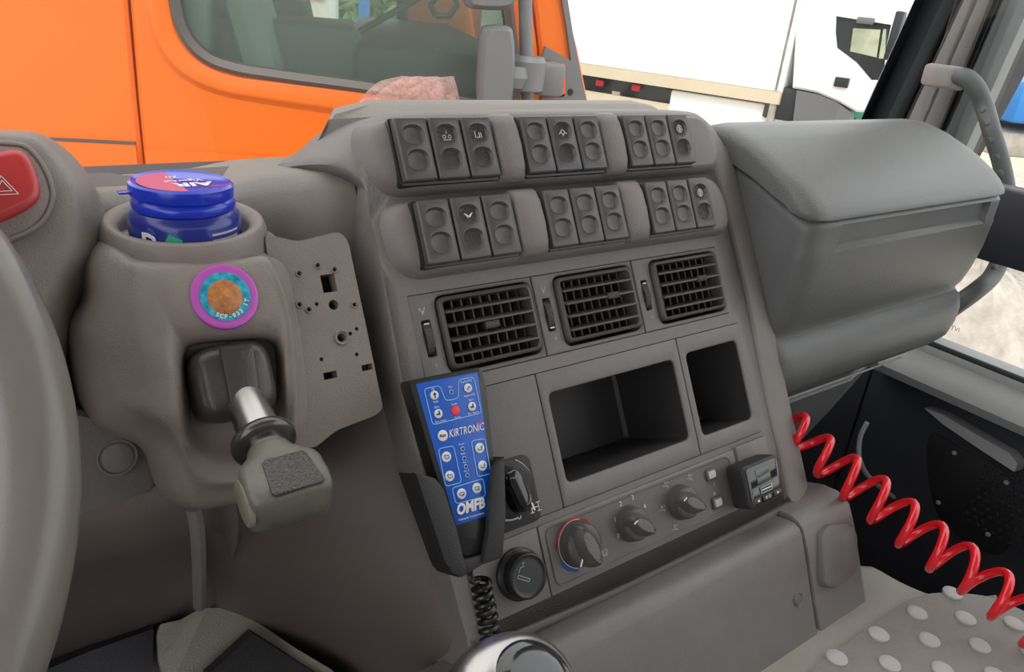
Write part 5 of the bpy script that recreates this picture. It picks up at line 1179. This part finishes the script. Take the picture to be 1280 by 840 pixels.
mb = MB(); ar = [st(x, y, -.01) for x, y in ((996, 113), (1022, 118), (1046, 128), (1062, 140), (1062, 160), (990, 160))]; mb.loft([[p + tn_ * .3 for p in ar], ar]); obj('wheel_arch', mb, M['fairing'], wl, 'grey wheel arch')
mb = MB(); mb.lathe([(.25, -.15), (.48, -.15), (.5, -.1), (.5, .1), (.48, .15), (.25, .15)], st(1028, 178, .3), tn_, 32); obj('wheel', mb, M['tyre'], wl)
tb('grille_side', 1103, 122, .02, .02, .25, 'fairing', -.01)

# things glimpsed around them
def crown(c, r, n, nm, lab, m='leaf', seed=1):
    rnd = random.Random(seed); t_ = thing(nm, c - Vector((0, 0, r * 1.2)), lab, 'tree', None); mb = MB()
    for i in range(n):
        d = Vector((rnd.gauss(0, 1), rnd.gauss(0, 1), rnd.gauss(0, .8))).normalized() * (r * rnd.uniform(.35, 1)); p = c + d
        a = Vector((rnd.gauss(0, 1), rnd.gauss(0, 1), rnd.gauss(0, 1))).normalized() * r * .09; b_ = a.orthogonal().normalized() * r * .05
        mb.poly([p - a, p + b_, p + a, p - b_])
    o = obj('foliage', mb, M[m], t_, norm=False); o['kind'] = 'stuff'
    mb = MB(); mb.tube([c - Vector((0, 0, r * 1.8)), c - Vector((0, 0, .3 * r))], r * .08, 8); obj('trunk', mb, M['bark'], t_)
    return t_
crown(EYE + ray(432, 25) * (10.5 / ray(432, 25).length), 1.15, 2600, 'leafy_tree', 'green leafy tree seen through the orange lorry cab windows')
bl = EYE + ray(372, 12) * (7.2 / ray(372, 12).length)
vt = thing('white_van', bl - Vector((0, 0, 1.2)), 'white vehicle seen through the far window of the orange lorry', 'van')
mb = MB(); mb.box(bl, od * .32, on_ * .9, Vector((0, 0, .7)), .12); obj('van_body', mb, M['wpaint'], vt)
mb = MB(); mb.box(bl + Vector((0, 0, .32)) - on_ * .9, od * .26, on_ * .03, Vector((0, 0, .20)), .02); obj('van_window', mb, M['seal'], vt)
pb = EYE + ray(455, 10) * (7.5 / ray(455, 10).length)
mb = MB(); mb.box(pb, od * .05, on_ * .05, Vector((0, 0, 1.6)), .02); tag(obj('blue_post', mb, M['bluev']), 'blue post standing beyond the orange lorry', 'post')
# sandy heap and rubble right of the white lorry
def heap(px, py, dist, rx, rz, lab, nm, m, seed):
    c = EYE + ray(px, py) * (dist / ray(px, py).length); c.z = 0; mb = MB(); rings = []
    for i in range(8):
        f = i / 7; rings.append([Vector((c.x + rx * (1 - f) ** .7 * math.cos(t) * (1 + .2 * noise.noise(Vector((math.cos(t), math.sin(t), seed + f)))), c.y + rx * (1 - f) ** .7 * math.sin(t), rz * f * (1 + .15 * noise.noise(Vector((2 * math.cos(t), 2 * math.sin(t), seed)))))) for t in [2 * math.pi * k_ / 24 for k_ in range(24)]])
    mb.loft(rings); return tag(obj(nm, mb, M[m]), lab, 'heap')
heap(1165, 40, 22, 5.0, 3.4, 'tall sandy earth heap to the right of the white lorry', 'earth_heap', 'sand', 2)
heap(1275, 185, 6, .9, .9, 'low heap of pale stones in front of the blue vehicle seen past the pillar', 'stone_heap', 'stone', 5)
gb = EYE + ray(1128, 112) * (15 / ray(1128, 112).length); gb.z = .65
mb = MB(); mb.box(gb, Vector((.9, -.5, 0)), Vector((.2, .4, 0)), Vector((0, 0, .65)), .05); tag(obj('green_skip', mb, mat('green_skip_paint', (.03, .32, .22), .5)), 'green skip beyond the nose of the white lorry', 'skip')
bv = EYE + ray(1345, 128) * (10 / ray(1345, 128).length)
vv_ = thing('blue_lorry', Vector((bv.x, bv.y, 0)), 'blue vehicle seen through the passenger window past the pillar', 'lorry')
mb = MB(); mb.box(bv, Vector((.95, -.6, 0)), Vector((.4, .6, 0)), Vector((0, 0, .19)), .05); obj('blue_body', mb, M['bluev'], vv_)
mb = MB(); mb.box(bv - Vector((0, 0, .40)), Vector((.95, -.6, 0)), Vector((.3, .5, 0)), Vector((0, 0, .12)), .05); obj('chassis', mb, M['stone'], vv_)
for s_ in (-.6, .5):
    mb = MB(); mb.lathe([(.2, -.12), (.45, -.12), (.45, .12), (.2, .12)], Vector((bv.x, bv.y, .45)) + Vector((.95, -.6, 0)) * s_, Vector((.4, .6, 0)).normalized(), 24); obj('wheel', mb, M['tyre'], vv_)
